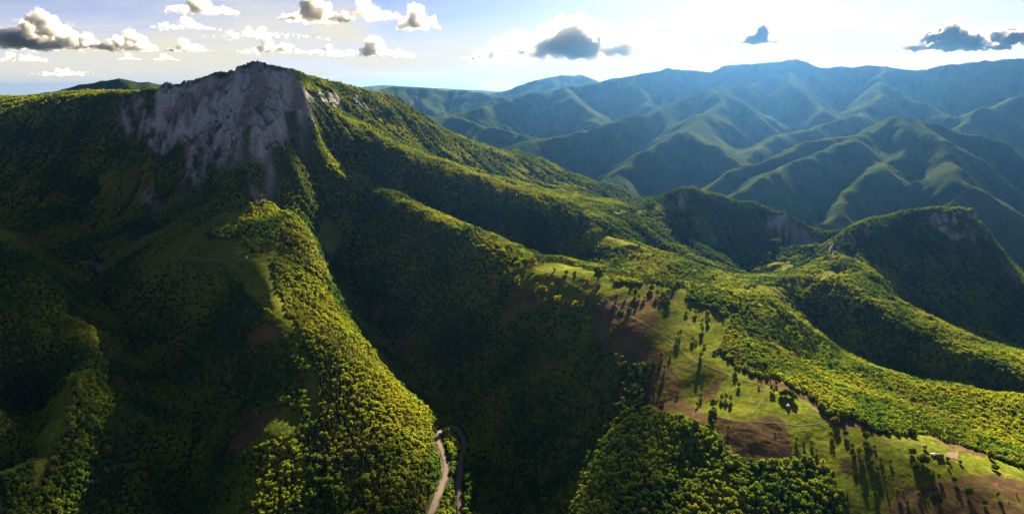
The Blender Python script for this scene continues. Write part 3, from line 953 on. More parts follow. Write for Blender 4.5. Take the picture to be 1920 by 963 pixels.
def conifer(seed, leaves=1):
    r = np.random.default_rng(seed)
    tr = MB(); cr = MB()
    add_tube(tr, [(0, 0, -0.1), (0, 0, 0.4), (0, 0, 0.98)], [0.022, 0.015, 0.003])
    tiers = 11
    for k in range(tiers):
        t = k / (tiers - 1)
        z = 0.12 + 0.84 * t
        R = 0.17 * (1 - t) ** 0.85 + 0.012
        m = 9
        for j in range(m):
            a = 2 * math.pi * (j + 0.5 * (k % 2)) / m + r.uniform(-0.2, 0.2)
            rr = R * r.uniform(0.75, 1.2)
            d = np.array([math.cos(a), math.sin(a), 0]); s = np.array([-math.sin(a), math.cos(a), 0])
            w = rr * 0.42
            base = np.array([0, 0, z + 0.05])
            tip = d * rr + np.array([0, 0, z - 0.035 * (1 - t) - 0.01])
            mid = d * rr * 0.6 + np.array([0, 0, z + 0.012])
            cr.add([base, mid + s * w, tip, mid - s * w, mid + np.array([0, 0, 0.02])], [(0, 1, 4), (1, 2, 4), (2, 3, 4), (3, 0, 4)], r.uniform(0.75, 1.25))
    return tr, cr


def proto_pair(name, builder):
    tr, cr = builder
    return tr.mesh(name + "_trunk", M_BARK), cr.mesh(name + "_crown", M_LEAF_O)


def proto_joined(name, builder):
    tr, cr = builder
    me = cr.mesh(name, M_LEAF_I)
    bm = bmesh.new(); bm.from_mesh(me)
    tm = tr.mesh(name + "_t", M_BARK)
    nf = len(bm.faces)
    bm.from_mesh(tm)
    bm.faces.ensure_lookup_table()
    for f in bm.faces[nf:]:
        f.material_index = 1
    me.materials.append(M_BARK)
    bm.to_mesh(me); bm.free()
    bpy.data.meshes.remove(tm)
    return bpy.data.objects.new(name, me)


BUILD = [broadleaf(1), broadleaf(2, 1.2, lobes=11), broadleaf(3, 0.8, lobes=8), broadleaf(4, 1.0, 0.94, lobes=7), conifer(5), conifer(6),
         broadleaf(7, 1.3, 0.9, lobes=12), broadleaf(8, 0.7, 1.04, lobes=9), broadleaf(9, 0.95, 1.0, 26, 6)]
BROAD = np.array([0, 1, 2, 3, 6, 7, 8])
WOOD_SRC = [proto_joined("wood_tree", b) for b in BUILD]
PAIRS = [proto_pair("tree", b) for b in BUILD]


# where woodland stands -------------------------------------------------
def scatter_random(x0, x1, y0, y1, s):
    n = int((x1 - x0) * (y1 - y0) / (s * s))
    return rng.uniform(x0, x1, n), rng.uniform(y0, y1, n)


def jitter_grid(x0, x1, y0, y1, s):
    gx, gy = np.meshgrid(np.arange(x0, x1, s), np.arange(y0, y1, s))
    gx = gx + rng.uniform(-0.46, 0.46, gx.shape) * s
    gy = gy + rng.uniform(-0.46, 0.46, gy.shape) * s
    return gx.ravel(), gy.ravel()


bx, by = [], []
for y0, y1, s in ((560, 1000, 4.8), (1000, 1500, 5.2), (1500, 2200, 6.4), (2200, 2800, 8.0), (2800, 3500, 9.0)):
    gx, gy = jitter_grid(-0.9 * y1, 0.9 * y1, y0, y1, s)
    k = np.abs(gx / gy) < 0.86
    bx.append(gx[k]); by.append(gy[k])
wx = np.concatenate(bx); wy = np.concatenate(by)
wz = ground(wx, wy)
uu, vv = proj(wx, wy, wz)
ok = (uu > -90) & (uu < 2010) & (vv < 1040)
hid = sample_fan(hidden_by, wx, wy)
ok &= hid < 45
ok &= (wy < 2900) | ((wx < 750) & (wy < 3450))
o_, s_ = classify(wx, wy, 5 * fbm(wx, wy, 18, 2, 91), 5 * fbm(wx, wy, 18, 2, 95))
rk = near.sample(rock_m, wx, wy) * (wy < 4000)
ckf = near.sample(cliff_m, wx, wy) * (wy < 4000)
sl = sample_fan(slope_f, wx, wy)
rnd = rng.random(len(wx))
ok &= ~(o_ & (rnd > np.clip(0.012 + 0.10 * fbm(wx, wy, 45, 2, 157), 0.006, 0.08)))
clump = fbm(wx, wy, 70, 3, 151)
ok &= ~((rk > 0.35) & (rnd > np.clip(0.14 + 0.75 * clump + 0.4 * np.clip((-120 - wz) / 120, 0, 1), 0.02, 0.7)))
ok &= ~((ckf > 0.35) & (sl > 0.9) & (rnd > 0.16))
for L, rr in ((road_xy, 9.0), (roadw_xy, 14)):
    d, k_ = line_dist(wx, wy, L, 30)
    ok &= d > rr
    # the camera looks down on the road: keep its near verge low
    d2, k_ = line_dist(wx, wy + 12.0, L, 30)
    ok &= d2 > 7.5
for L in track_xy.values():
    d, k_ = line_dist(wx, wy, L, 10)
    ok &= d > 4
wx, wy, wz, rk, o_, sl, uu, vv, hid = (a[ok] for a in (wx, wy, wz, rk, o_, sl, uu, vv, hid))
N_W = len(wx)
rnd = rng.random(N_W)
con_n = fbm(wx, wy, 190, 3, 161)
# conifers: the right side of the foreground spur, the hedge below ridge C, patches elsewhere
spur_con = inpoly(poly([(600,590),(640,620),(700,690),(770,780),(810,860),(800,960),(700,990),(640,900),(640,760),(590,640)]), wx, wy)
hedge_con = inpoly(poly([(1000,476),(1100,500),(1200,518),(1290,532),(1370,548),(1372,556),(1290,543),(1200,530),(1100,510),(1000,488)]), wx, wy)
east_con = inpoly(poly([(1440,600),(1480,590),(1540,660),(1500,680),(1450,640)]), wx, wy)
p_con = np.clip((con_n - 0.28) * 2.2, 0.045, 0.65)
p_con = np.where(spur_con, 0.5 + 0.5 * con_n, p_con)
p_con = np.where(hedge_con, 0.85, p_con); p_con = np.where(east_con, 0.8, p_con)
p_con = np.where(rk > 0.3, 0.0, p_con)
is_con = rnd < p_con
kind = np.where(is_con, 4 + (rng.random(N_W) < 0.5), BROAD[rng.integers(0, 7, N_W)]).astype(np.int32)
hgt = np.where(is_con, rng.uniform(8.5, 17, N_W), (5.6 + 8.0 * rng.random(N_W) ** 1.8) * (1 + 0.25 * fbm(wx, wy, 120, 2, 171)))
hgt = np.where(rk > 0.3, hgt * rng.uniform(0.25, 0.7, N_W), hgt)
hgt = np.where(o_, hgt * rng.uniform(0.1, 0.32, N_W), hgt)
hgt *= np.clip(1 + (wy - 2000) / 5000, 1, 1.3)
wide = np.where(is_con, rng.uniform(0.8, 1.15, N_W), rng.uniform(0.95, 1.55, N_W))
# leaf colour: fresh spring green, yellower on the sunny spurs, some brown trees still bare
tn = fbm(wx, wy, 150, 3, 181); tv = rng.normal(size=N_W)
g = np.clip(0.5 + 0.85 * tn + 0.17 * tv, 0, 1)
tint = mix(np.broadcast_to(C(0.030, 0.062, 0.014), (N_W, 3)), C(0.138, 0.160, 0.015), g)
brown = (fbm(wx, wy, 110, 3, 191) + 0.25 * rng.normal(size=N_W)) > 0.48
tint = mix(tint, C(0.125, 0.090, 0.035), brown * 0.28 * (~is_con))
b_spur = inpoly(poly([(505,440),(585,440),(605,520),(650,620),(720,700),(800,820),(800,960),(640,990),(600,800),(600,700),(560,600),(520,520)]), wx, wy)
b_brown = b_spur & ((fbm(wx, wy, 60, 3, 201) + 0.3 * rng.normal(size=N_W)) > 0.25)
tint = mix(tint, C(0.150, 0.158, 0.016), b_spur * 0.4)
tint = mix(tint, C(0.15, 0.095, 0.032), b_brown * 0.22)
knoll_shade = np.clip((wx - 250) / 200, 0, 1) * np.clip((wy - 1900) / 150, 0, 1) * np.clip((3200 - wy) / 200, 0, 1)
tint = mix(tint, C(0.026, 0.052, 0.014), knoll_shade * 0.6)          # shade of the rocky knolls put into the leaf tint
tint = np.where(is_con[:, None], tint * np.array([0.55, 0.58, 0.8]), tint)
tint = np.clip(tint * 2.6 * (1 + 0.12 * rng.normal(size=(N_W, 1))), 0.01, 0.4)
rotz = rng.uniform(0, 6.283, N_W)
# in closed forest only the crowns' upper domes clear the canopy
wz = wz - np.where(o_ | (rk > 0.3), 0.16, np.interp(wy, [900, 1800, 3500, 4300], [0.26, 0.42, 0.54, 0.62])) * hgt

# the 300 broadleaf trees and 300 conifers that show largest stand as single trees, the rest is woodland
size_px = hgt * F0 / np.hypot(wy, wz)
inframe = (uu > 0) & (uu < 1920) & (vv > 0) & (vv < 985) & (hid < 3)
single = np.zeros(N_W, bool)
for sel_k, cnt in ((~is_con, 200), (is_con, 290)):
    cand = np.nonzero(inframe & sel_k & (rk < 0.3) & ~o_)[0]
    single[cand[np.argsort(-size_px[cand])[:cnt]]] = True


def wood_nodes(srcs):
    ng = bpy.data.node_groups.new("woodland", 'GeometryNodeTree')
    ng.interface.new_socket("Geometry", in_out='INPUT', socket_type='NodeSocketGeometry')
    ng.interface.new_socket("Geometry", in_out='OUTPUT', socket_type='NodeSocketGeometry')
    N, L = ng.nodes, ng.links
    gi = N.new("NodeGroupInput"); go = N.new("NodeGroupOutput")
    join = N.new("GeometryNodeJoinGeometry")

    def attr(name, t):
        a = N.new("GeometryNodeInputNamedAttribute"); a.data_type = t
        a.inputs["Name"].default_value = name
        return a.outputs[0]
    kd = attr("kind", 'INT'); sz = attr("size", 'FLOAT_VECTOR'); rt = attr("turn", 'FLOAT_VECTOR')
    for i, s in enumerate(srcs):
        oi = N.new("GeometryNodeObjectInfo"); oi.inputs[0].default_value = s
        oi.inputs["As Instance"].default_value = True
        cmp = N.new("FunctionNodeCompare"); cmp.data_type = 'INT'; cmp.operation = 'EQUAL'
        ia = [x for x in cmp.inputs if x.type == 'INT']
        L.new(kd, ia[0]); ia[1].default_value = i
        ip = N.new("GeometryNodeInstanceOnPoints")
        L.new(gi.outputs[0], ip.inputs["Points"]); L.new(cmp.outputs[0], ip.inputs["Selection"])
        L.new(oi.outputs["Geometry"], ip.inputs["Instance"])
        L.new(rt, ip.inputs["Rotation"]); L.new(sz, ip.inputs["Scale"])
        L.new(ip.outputs[0], join.inputs[0])
    L.new(join.outputs[0], go.inputs[0])
    return ng


def wood_object(name, idx, srcs, kinds, X, Y, Z, S, R, T):
    me = bpy.data.meshes.new(name)
    n = len(idx)
    me.vertices.add(n)
    me.vertices.foreach_set('co', np.stack([X[idx], Y[idx], Z[idx]], -1).astype(np.float32).ravel())
    a = me.attributes.new("kind", 'INT', 'POINT'); a.data.foreach_set('value', kinds[idx].astype(np.int32))
    a = me.attributes.new("size", 'FLOAT_VECTOR', 'POINT'); a.data.foreach_set('vector', S[idx].astype(np.float32).ravel())
    a = me.attributes.new("turn", 'FLOAT_VECTOR', 'POINT'); a.data.foreach_set('vector', R[idx].astype(np.float32).ravel())
    set_colour(me, "tint", T[idx])
    o = link(name, me)
    md = o.modifiers.new("woodland", 'NODES'); md.node_group = wood_nodes(srcs)
    return o


S3 = np.stack([hgt * wide, hgt * wide, hgt], -1)
R3 = np.stack([rng.normal(size=N_W) * 0.03, rng.normal(size=N_W) * 0.03, rotz], -1)
mass = np.nonzero(~single & ~is_con)[0]
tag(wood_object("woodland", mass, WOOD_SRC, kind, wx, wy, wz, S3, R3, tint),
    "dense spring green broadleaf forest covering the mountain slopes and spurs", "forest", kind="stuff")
mass = np.nonzero(~single & is_con)[0]
tag(wood_object("conifer_wood", mass, WOOD_SRC[4:6], kind - 4, wx, wy, wz, S3, R3, tint),
    "dark pointed conifers mixed through the forest slopes", "forest", kind="stuff")
print("woodland", N_W, "singles", single.sum())


def tree_object(name, pair, x, y, z, h, w, rz, tnt, label, group):
    root = bpy.data.objects.new(name, None); COL.objects.link(root)
    root.location = (x, y, z); root.rotation_euler = (0, 0, rz); root.scale = (h * w, h * w, h)
    root.empty_display_size = 0.1
    tag(root, label, "tree", group)
    t = link("trunk", pair[0], root)
    c = link("crown", pair[1], root)
    c["tint"] = [float(q) for q in tnt]
    return root


PLACES = [(-99, 330, "on the dark slope in the bottom left corner"), (330, 560, "in the hollow left of the sunlit spur"),
          (560, 815, "on the big sunlit spur left of the hairpin road"), (815, 1085, "in the shaded valley right of the hairpin road"),
          (1085, 1390, "on the near spur under the bare field"), (1390, 3000, "along the bottom edge under the farm meadow")]
for i in np.nonzero(single)[0]:
    where = [p for a, b, p in PLACES if a <= uu[i] < b][0]
    if is_con[i]:
        tree_object("conifer", PAIRS[kind[i]], wx[i], wy[i], wz[i] - 0.3, hgt[i], wide[i], rotz[i], tint[i],
                    "dark pointed conifer standing " + where, "conifers " + where)
    else:
        tree_object("broadleaf_tree", PAIRS[kind[i]], wx[i], wy[i], wz[i] - 0.3, hgt[i], wide[i], rotz[i], tint[i],
                    "round green forest tree " + where, "broadleaf trees " + where)


# ------------------------------------------------------------------ trees that stand on their own
# (u, v of the foot, height in picture px, look)  looks: g green round, d dark round, y yellow-green, t tall slim, s low bush, w white blossom, c dark conical
ZONES = {
 "on the upper meadow above the cart track": [(999,500,24,'g'),(971,502,16,'g'),(1077,529,26,'t'),(1101,535,18,'y'),(1122,522,30,'d'),(1131,514,20,'g'),(1090,545,9,'y'),(1155,560,13,'d'),(1173,558,10,'y'),(1191,553,15,'d'),(1198,559,13,'g'),(1208,561,11,'y'),(1221,543,14,'d'),(1062,513,9,'s'),(1040,508,7,'s')],
 "on the shaded slope below the cart track": [(970,538,27,'t'),(1015,557,28,'g'),(1023,573,19,'y'),(1043,574,27,'t'),(1078,579,20,'y'),(1098,571,14,'g'),(1035,537,10,'y'),(1018,523,7,'s'),(989,563,9,'d'),(1124,554,9,'y'),(1121,575,8,'s'),(1163,599,25,'c'),(1179,589,19,'c'),(1150,625,18,'d'),(1212,606,9,'y'),(1060,575,15,'g'),(1008,540,12,'g')],
 "on the striped meadow by the forest": [(1233,553,14,'g'),(1243,560,18,'g'),(1252,554,15,'d'),(1231,566,9,'y'),(1238,562,8,'s'),(1252,573,13,'d'),(1263,541,13,'g'),(1269,537,14,'g'),(1304,588,11,'g'),(1327,589,9,'y'),(1328,604,13,'d'),(1316,603,11,'y'),(1317,621,14,'g'),(1271,630,12,'t'),(1276,628,13,'t'),(1299,638,10,'g'),(1314,669,14,'t'),(1270,650,7,'y'),(1339,663,9,'d'),(1321,650,8,'s'),(1305,642,7,'s'),(1287,588,8,'s'),(1345,660,8,'d')],
 "on the reddish slope left of the fields": [(1225,697,22,'d'),(1246,692,14,'y'),(1240,669,12,'g'),(1258,661,9,'y'),(1228,732,14,'t'),(1245,744,14,'y'),(1238,756,10,'g'),(1270,738,8,'s')],
 "on the mown fields below the cart track": [(1379,696,14,'d'),(1385,723,10,'d'),(1312,678,11,'t'),(1337,762,20,'d'),(1336,778,14,'d'),(1335,793,12,'d'),(1353,748,13,'g'),(1361,746,14,'g'),(1370,749,14,'g'),(1314,745,14,'t'),(1307,760,12,'t'),(1446,732,14,'t'),(1451,736,11,'t'),(1455,721,9,'g'),(1365,803,9,'d'),(1347,794,7,'y'),(1423,728,6,'s'),(1321,688,7,'t')],
 "beside the field hut": [(1467,741,14,'d'),(1475,740,15,'d'),(1484,743,17,'d'),(1489,748,15,'g')],
 "on the scrub between hut and farm": [(1493,825,9,'g'),(1530,846,11,'y'),(1507,831,7,'s'),(1521,830,7,'s'),(1565,793,15,'g'),(1558,816,12,'g'),(1585,816,13,'d'),(1623,822,16,'d'),(1611,852,20,'y'),(1634,871,13,'g'),(1639,839,8,'s'),(1651,862,7,'s'),(1624,846,13,'d'),(1658,896,9,'g'),(1597,838,10,'g'),(1645,880,8,'s'),(1669,866,7,'s'),(1600,860,9,'s')],
 "around the white roofed farm": [(1709,852,16,'g'),(1731,869,24,'d'),(1717,880,17,'d'),(1709,815,20,'d'),(1733,841,10,'w'),(1748,897,18,'g'),(1760,896,11,'g'),(1789,902,12,'d'),(1854,855,18,'y'),(1865,880,14,'d'),(1800,868,8,'s'),(1776,862,7,'s'),(1778,876,6,'w')],
 "on the bare slope at bottom right": [(1814,928,20,'g'),(1683,928,17,'y'),(1721,928,12,'y'),(1755,943,26,'d'),(1700,945,9,'s'),(1870,930,13,'g'),(1845,945,11,'d'),(1640,930,12,'g')],
 "on the terrace below the cliffs": [(464,478,17,'y'),(482,477,14,'y'),(549,634,16,'d'),(505,491,8,'d'),(373,482,8,'d'),(436,459,7,'y'),(366,499,7,'g'),(384,497,7,'g'),(407,500,9,'y'),(452,501,8,'d'),(473,470,13,'g'),(425,440,10,'d'),(412,440,11,'d'),(400,444,10,'d'),(436,438,11,'d')],
}
LOOK = {'g': ("broadleaf_tree", "round green tree", (0.17, 0.20, 0.03), [0, 1, 8], 1.25),
        'd': ("broadleaf_tree", "dark round leafy tree", (0.10, 0.14, 0.028), [1, 6, 0], 1.3),
        'y': ("broadleaf_tree", "pale yellow-green tree", (0.26, 0.25, 0.04), [0, 2, 3], 1.0),
        't': ("slender_tree", "tall slim green tree", (0.18, 0.20, 0.035), [2, 7, 0], 0.95),
        's': ("bush", "low green bush", (0.12, 0.14, 0.03), [1, 3, 1], 1.5),
        'w': ("blossoming_tree", "small white blossoming tree", (0.55, 0.52, 0.45), [1, 0, 3], 1.4),
        'c': ("conical_tree", "dark cone shaped tree", (0.075, 0.11, 0.028), [2, 4, 5], 1.15)}
ORD = ["first", "second", "third", "fourth", "fifth", "sixth", "seventh", "eighth", "ninth", "tenth", "eleventh", "twelfth", "thirteenth",
       "fourteenth", "fifteenth", "sixteenth", "seventeenth", "eighteenth", "nineteenth", "twentieth", "twenty-first", "twenty-second", "twenty-third", "twenty-fourth"]
for zone, trees in ZONES.items():
    byu = sorted(trees)
    for r_, (u, v, hp, lk) in enumerate(byu):
        p = at(u, v)
        nm, look, tn_, vs, wd = LOOK[lk]
        z = float(ground(p[:1], p[1:])[0])
        h = hp * math.hypot(p[1], z) / F0 * 0.92
        rr_ = random.Random(int(u * 7 + v))
        var = vs[rr_.randrange(3)]
        if lk == 'c':
            var, wd_ = 2, 1.2
        wd_ = wd * rr_.uniform(0.9, 1.15)
        tint_ = [c * rr_.uniform(0.85, 1.15) for c in tn_]
        tree_object(nm, PAIRS[var], p[0], p[1], z - 0.15 * h, h * 1.1, wd_, rr_.uniform(0, 6.28), tint_,
                    "%s, %s from left %s" % (look, ORD[r_], zone), "trees " + zone)

# ------------------------------------------------------------------ farm buildings
M_WALL = mat_noise("weathered_boards", (0.10, 0.075, 0.055), (0.20, 0.155, 0.12), 1.2)
M_WALLW = mat_noise("limewash", (0.55, 0.53, 0.49), (0.72, 0.70, 0.66), 0.8)
M_ROOFW = mat_noise("pale_sheet_roof", (0.62, 0.62, 0.60), (0.80, 0.80, 0.78), 0.7, 0.55, 0.3)
M_ROOFB = mat_noise("brown_tile_roof", (0.20, 0.10, 0.06), (0.33, 0.18, 0.11), 1.5)
M_ROOFG = mat_noise("grey_board_roof", (0.24, 0.225, 0.205), (0.36, 0.34, 0.31), 1.0)
M_DARK = mat_noise("dark_opening", (0.015, 0.013, 0.012), (0.03, 0.027, 0.025), 1.0)
M_WOOD = mat_noise("grey_wood", (0.16, 0.135, 0.11), (0.30, 0.26, 0.22), 2.0)


def mesh_py(name, v, f, mat):
    me = bpy.data.meshes.new(name); me.from_pydata(v, [], f); me.materials.append(mat); me.update(); return me


def box_py(x0, x1, y0, y1, z0, z1):
    v = [(x0, y0, z0), (x1, y0, z0), (x1, y1, z0), (x0, y1, z0), (x0, y0, z1), (x1, y0, z1), (x1, y1, z1), (x0, y1, z1)]
    f = [(0, 3, 2, 1), (4, 5, 6, 7), (0, 1, 5, 4), (1, 2, 6, 5), (2, 3, 7, 6), (3, 0, 4, 7)]
    return v, f


def foot(u, v):
    p = at(u, v)
    return float(p[0]), float(p[1]), float(ground(p[:1], p[1:])[0])


def cabin(name, u, v, rz, l, w, h, rh, wall, roof, label, cat="hut", windows=1):
    """gabled building: long axis x, gables at +-l/2"""
    x, y, z = foot(u, v)
    root = bpy.data.objects.new(name, None); COL.objects.link(root)
    root.location = (x, y, z); root.rotation_euler = (0, 0, rz)
    tag(root, label, cat)
    a, b = l / 2, w / 2
    V = [(-a, -b, -2.0), (a, -b, -2.0), (a, b, -2.0), (-a, b, -2.0), (-a, -b, h), (a, -b, h), (a, b, h), (-a, b, h), (-a, 0, h + rh), (a, 0, h + rh)]
    Fc = [(0, 1, 5, 4), (2, 3, 7, 6), (1, 2, 6, 9, 5), (3, 0, 4, 8, 7)]
    link("wall", mesh_py("wall", V, Fc, wall), root)
    ov = 0.45; th = 0.14
    rv = []; rf = []
    for s in (-1, 1):
        k = len(rv)
        e = (b + ov); dz = rh * (e / b)
        pts = [(-a - ov, 0, h + rh + 0.05), (a + ov, 0, h + rh + 0.05), (a + ov, s * e, h + rh - dz + 0.05), (-a - ov, s * e, h + rh - dz + 0.05)]
        rv += pts + [(p[0], p[1], p[2] + th) for p in pts]
        rf += [tuple(k + i for i in q) for q in ((0, 1, 2, 3), (7, 6, 5, 4), (0, 4, 5, 1), (1, 5, 6, 2), (2, 6, 7, 3), (3, 7, 4, 0))]
    ro = link("roof", mesh_py("roof", rv, rf, roof), root)
    bv, bf = box_py(-a - ov, a + ov, -0.16, 0.16, h + rh + 0.12, h + rh + 0.3)
    link("ridge_cap", mesh_py("ridge_cap", bv, bf, roof), ro)
    bv, bf = box_py(-0.5, 0.5, -b - 0.06, -b + 0.02, 0.0, min(2.0, h - 0.2))
    d = link("door", mesh_py("door", bv, bf, M_WOOD), root)
    bv, bf = box_py(0.28, 0.38, -b - 0.12, -b - 0.05, 0.95, 1.1)
    link("handle", mesh_py("handle", bv, bf, M_DARK), d)
    for k in range(windows):
        cx = a * (0.55 if k == 0 else -0.55)
        bv, bf = box_py(cx - 0.45, cx + 0.45, -b - 0.05, -b + 0.02, 0.9, min(1.7, h - 0.25))
        wn_ = link("window", mesh_py("window", bv, bf, M_WOOD), root)
        bv, bf = box_py(cx - 0.36, cx + 0.36, -b - 0.08, -b - 0.03, 0.98, min(1.62, h - 0.33))
        link("pane", mesh_py("pane", bv, bf, M_DARK), wn_)
    return root


cabin("hut", 1477, 762, math.radians(75), 5.6, 4.2, 2.4, 2.0, M_WALL, M_ROOFG, "small grey roofed hut on the mown field beside dark trees")
cabin("shed", 1750, 854, math.radians(8), 5.2, 4.2, 2.3, 0.7, M_WALL, M_ROOFW, "small shed with a bright white roof at the meadow farm", "shed")
cabin("barn", 1761, 857, math.radians(6), 9.0, 5.0, 2.6, 1.7, M_WALL, M_ROOFB, "low brown roofed barn beside the white roofed shed", "barn", 2)
cabin("cabin", 463, 483, math.radians(20), 4.2, 3.4, 2.3, 1.5, M_WALLW, M_ROOFW, "tiny white cabin under trees at the edge of the terrace meadow", "cabin")


def pen(name, corners, label, posts_per_side, soil_mat=None):
    P = [foot(u, v) for u, v in corners]
    c = np.mean(np.array(P), axis=0)
    root = bpy.data.objects.new(name, None); COL.objects.link(root); root.location = c
    tag(root, label, "pen")
    bv, bf = box_py(-0.09, 0.09, -0.09, 0.09, -0.8, 1.25)
    post_me = mesh_py("post", bv, bf, M_WOOD)
    n = len(P)
    for i in range(n):
        A, B = np.array(P[i]), np.array(P[(i + 1) % n])
        last = None
        for k in range(posts_per_side + 1):
            q = A + (B - A) * k / posts_per_side
            q[2] = float(ground(q[:1], q[1:2])[0])
            if k < posts_per_side:
                o = link("post", post_me, root); o.location = q - c
            if last is not None:
                for hz in (0.55, 1.05):
                    a_, b_ = last - c + np.array([0, 0, hz]), q - c + np.array([0, 0, hz])
                    d_ = b_ - a_; s_ = np.cross(d_, [0, 0, 1]); s_ = s_ / np.linalg.norm(s_) * 0.05
                    up = np.array([0, 0, 0.07])
                    vs_ = [a_ - s_ - up, a_ + s_ - up, b_ + s_ - up, b_ - s_ - up, a_ - s_ + up, a_ + s_ + up, b_ + s_ + up, b_ - s_ + up]
                    link("rail", mesh_py("rail", [tuple(q_) for q_ in vs_], [(0, 3, 2, 1), (4, 5, 6, 7), (0, 1, 5, 4), (1, 2, 6, 5), (2, 3, 7, 6), (3, 0, 4, 7)], M_WOOD), root)
            last = q
    if soil_mat:
        g = 7
        vs_ = []
        for i in range(g):
            for j in range(g):
                s, t = i / (g - 1) * 0.94 + 0.03, j / (g - 1) * 0.94 + 0.03
                q = (np.array(P[0]) * (1 - s) + np.array(P[1]) * s) * (1 - t) + (np.array(P[3]) * (1 - s) + np.array(P[2]) * s) * t
                q[2] = float(ground(q[:1], q[1:2])[0]) + 0.3
                vs_.append(tuple(q - c))
        fs_ = [(i * g + j, i * g + j + 1, (i + 1) * g + j + 1, (i + 1) * g + j) for i in range(g - 1) for j in range(g - 1)]
        link("soil_bed", mesh_py("soil_bed", vs_, fs_, soil_mat), root)
    return root


M_SOIL = mat_noise("trodden_soil", (0.14, 0.075, 0.05), (0.22, 0.13, 0.085), 0.3)
pen("fenced_plot", [(424, 482), (444, 483), (444, 476), (425, 476)], "small brown fenced garden plot on the terrace meadow", 5, M_SOIL)
pen("animal_pen", [(1774, 858), (1797, 860), (1798, 846), (1775, 845)], "fenced brown animal pen behind the meadow farm", 5, M_SOIL)

# ------------------------------------------------------------------ clouds
def mat_cloud(name, dens, g, white=0.78):
    m, N, L, out = new_mat(name)
    pv = N.new("ShaderNodeVolumePrincipled")
    pv.inputs["Color"].default_value = (white, white * 0.985, white * 0.96, 1)
    pv.inputs["Density"].default_value = dens
    pv.inputs["Anisotropy"].default_value = g
    L.new(pv.outputs[0], out.inputs["Volume"])
    return m


M_CLOUD = mat_cloud("cumulus", 0.0055, 0.45)
M_GREAT = mat_cloud("tall_cloud", 0.0028, 0.5, 0.95)
M_SHADE = mat_cloud("thin_grey_cloud", 0.015, 0.3)
M_EDGE = mat_cloud("cloud_edge", 0.0006, 0.5)
M_WISP = mat_cloud("thin_cloud", 0.0022, 0.3)
TEX1 = bpy.data.textures.new("cloud_billow", 'CLOUDS'); TEX1.noise_scale = 420; TEX1.noise_depth = 3
TEX2 = bpy.data.textures.new("cloud_curl", 'CLOUDS'); TEX2.noise_scale = 130; TEX2.noise_depth = 3


def cloud(u, v, wpx, hpx, d, label, seed, mat=None, peaks=3, depth=0.55):
    """cumulus with a flat base; u, v is the middle of its base line, wpx / hpx its width and height"""
    return cloud_at(pt(u, v, d), wpx * d / F0, hpx * d / F0, label, seed, mat, peaks, depth)


def cloud_at(loc, Wm, Hm, label, seed, mat=None, peaks=3, depth=0.55, edge=True):
    r = np.random.default_rng(seed)
    v0, f0 = ICO1
    vs = []; fs = []; n = 0
    if isinstance(peaks, int):
        pk = [(r.uniform(-0.75, 0.75), r.uniform(0.45, 0.95), r.uniform(0.12, 0.28)) for _ in range(peaks)]
        pk[0] = (r.uniform(-0.3, 0.3), 1.0, 0.22)
    else:
        pk = peaks

    def top(a):
        e = max(0.0, 1 - a * a)
        return e ** 0.5 * max(0.36, max(h * math.exp(-((a - c) / s) ** 2) for c, h, s in pk))
    big = []
    for k in range(70 + 16 * len(pk)):
        a = r.uniform(-1, 1)
        b = r.uniform(-1, 1)
        t = top(a) * Hm * math.sqrt(max(0, 1 - 0.7 * b * b))
        rad = np.clip(t * r.uniform(0.2, 0.42), Hm * 0.085, Hm * 0.26)
        zc_ = r.uniform(0, 1) ** 0.8 * max(0, t - rad)
        big.append((np.array([a * Wm * 0.5, b * Wm * 0.5 * depth, zc_ + rad * 0.25]), rad))
    small = []
    for c, rad in big:                                  # each billow carries smaller ones
        for k in range(6):
            d = r.normal(size=3); d /= np.linalg.norm(d); d[2] = abs(d[2]) * 0.9
            small.append((c + d * rad * 0.92, rad * r.uniform(0.22, 0.48)))
    for c, rad in big + small:
        q = v0 * rad * np.array([1.15, 1.15, 0.9]) + c
        q[:, 2] = np.where(q[:, 2] < 0, q[:, 2] * 0.2, q[:, 2])
        vs.append(q); fs.append(f0 + n); n += len(v0)
    me = bpy.data.meshes.new("cloud")
    me.from_pydata([tuple(p) for p in np.concatenate(vs)], [], [tuple(int(i) for i in q) for q in np.concatenate(fs)])
    me.materials.append(mat or M_CLOUD)
    o = link("cloud", me)
    o.location = loc
    md = o.modifiers.new("merge", 'REMESH'); md.mode = 'VOXEL'; md.voxel_size = max(Wm / 100, Hm / 34)
    for tx, st in ((TEX1, 0.20), (TEX2, 0.16)):
        dm = o.modifiers.new("billow", 'DISPLACE'); dm.texture = tx; dm.texture_coords = 'GLOBAL'; dm.strength = Hm * st; dm.mid_level = 0.5
    tag(o, label, "cloud", "clouds over the mountains")
    if edge:
        ev = []
        for c, rad in big:
            q = v0 * rad * np.array([1.6, 1.6, 1.25]) + c + np.array([0, 0, rad * 0.1])
            q[:, 2] = np.where(q[:, 2] < 0, q[:, 2] * 0.35, q[:, 2])
            ev.append(q)
        em = bpy.data.meshes.new("cloud_edge")
        em.from_pydata([tuple(p) for p in np.concatenate(ev)], [], [tuple(int(i) + k * len(v0) for i in q) for k in range(len(big)) for q in f0])
        em.materials.append(M_EDGE)
        eo = link("ragged_edge", em, o)
        md = eo.modifiers.new("merge", 'REMESH'); md.mode = 'VOXEL'; md.voxel_size = max(Wm / 80, Hm / 26)
        for tx, st in ((TEX1, 0.45), (TEX2, 0.35)):
            dm = eo.modifiers.new("billow", 'DISPLACE'); dm.texture = tx; dm.texture_coords = 'GLOBAL'; dm.strength = Hm * st; dm.mid_level = 0.55
    return o


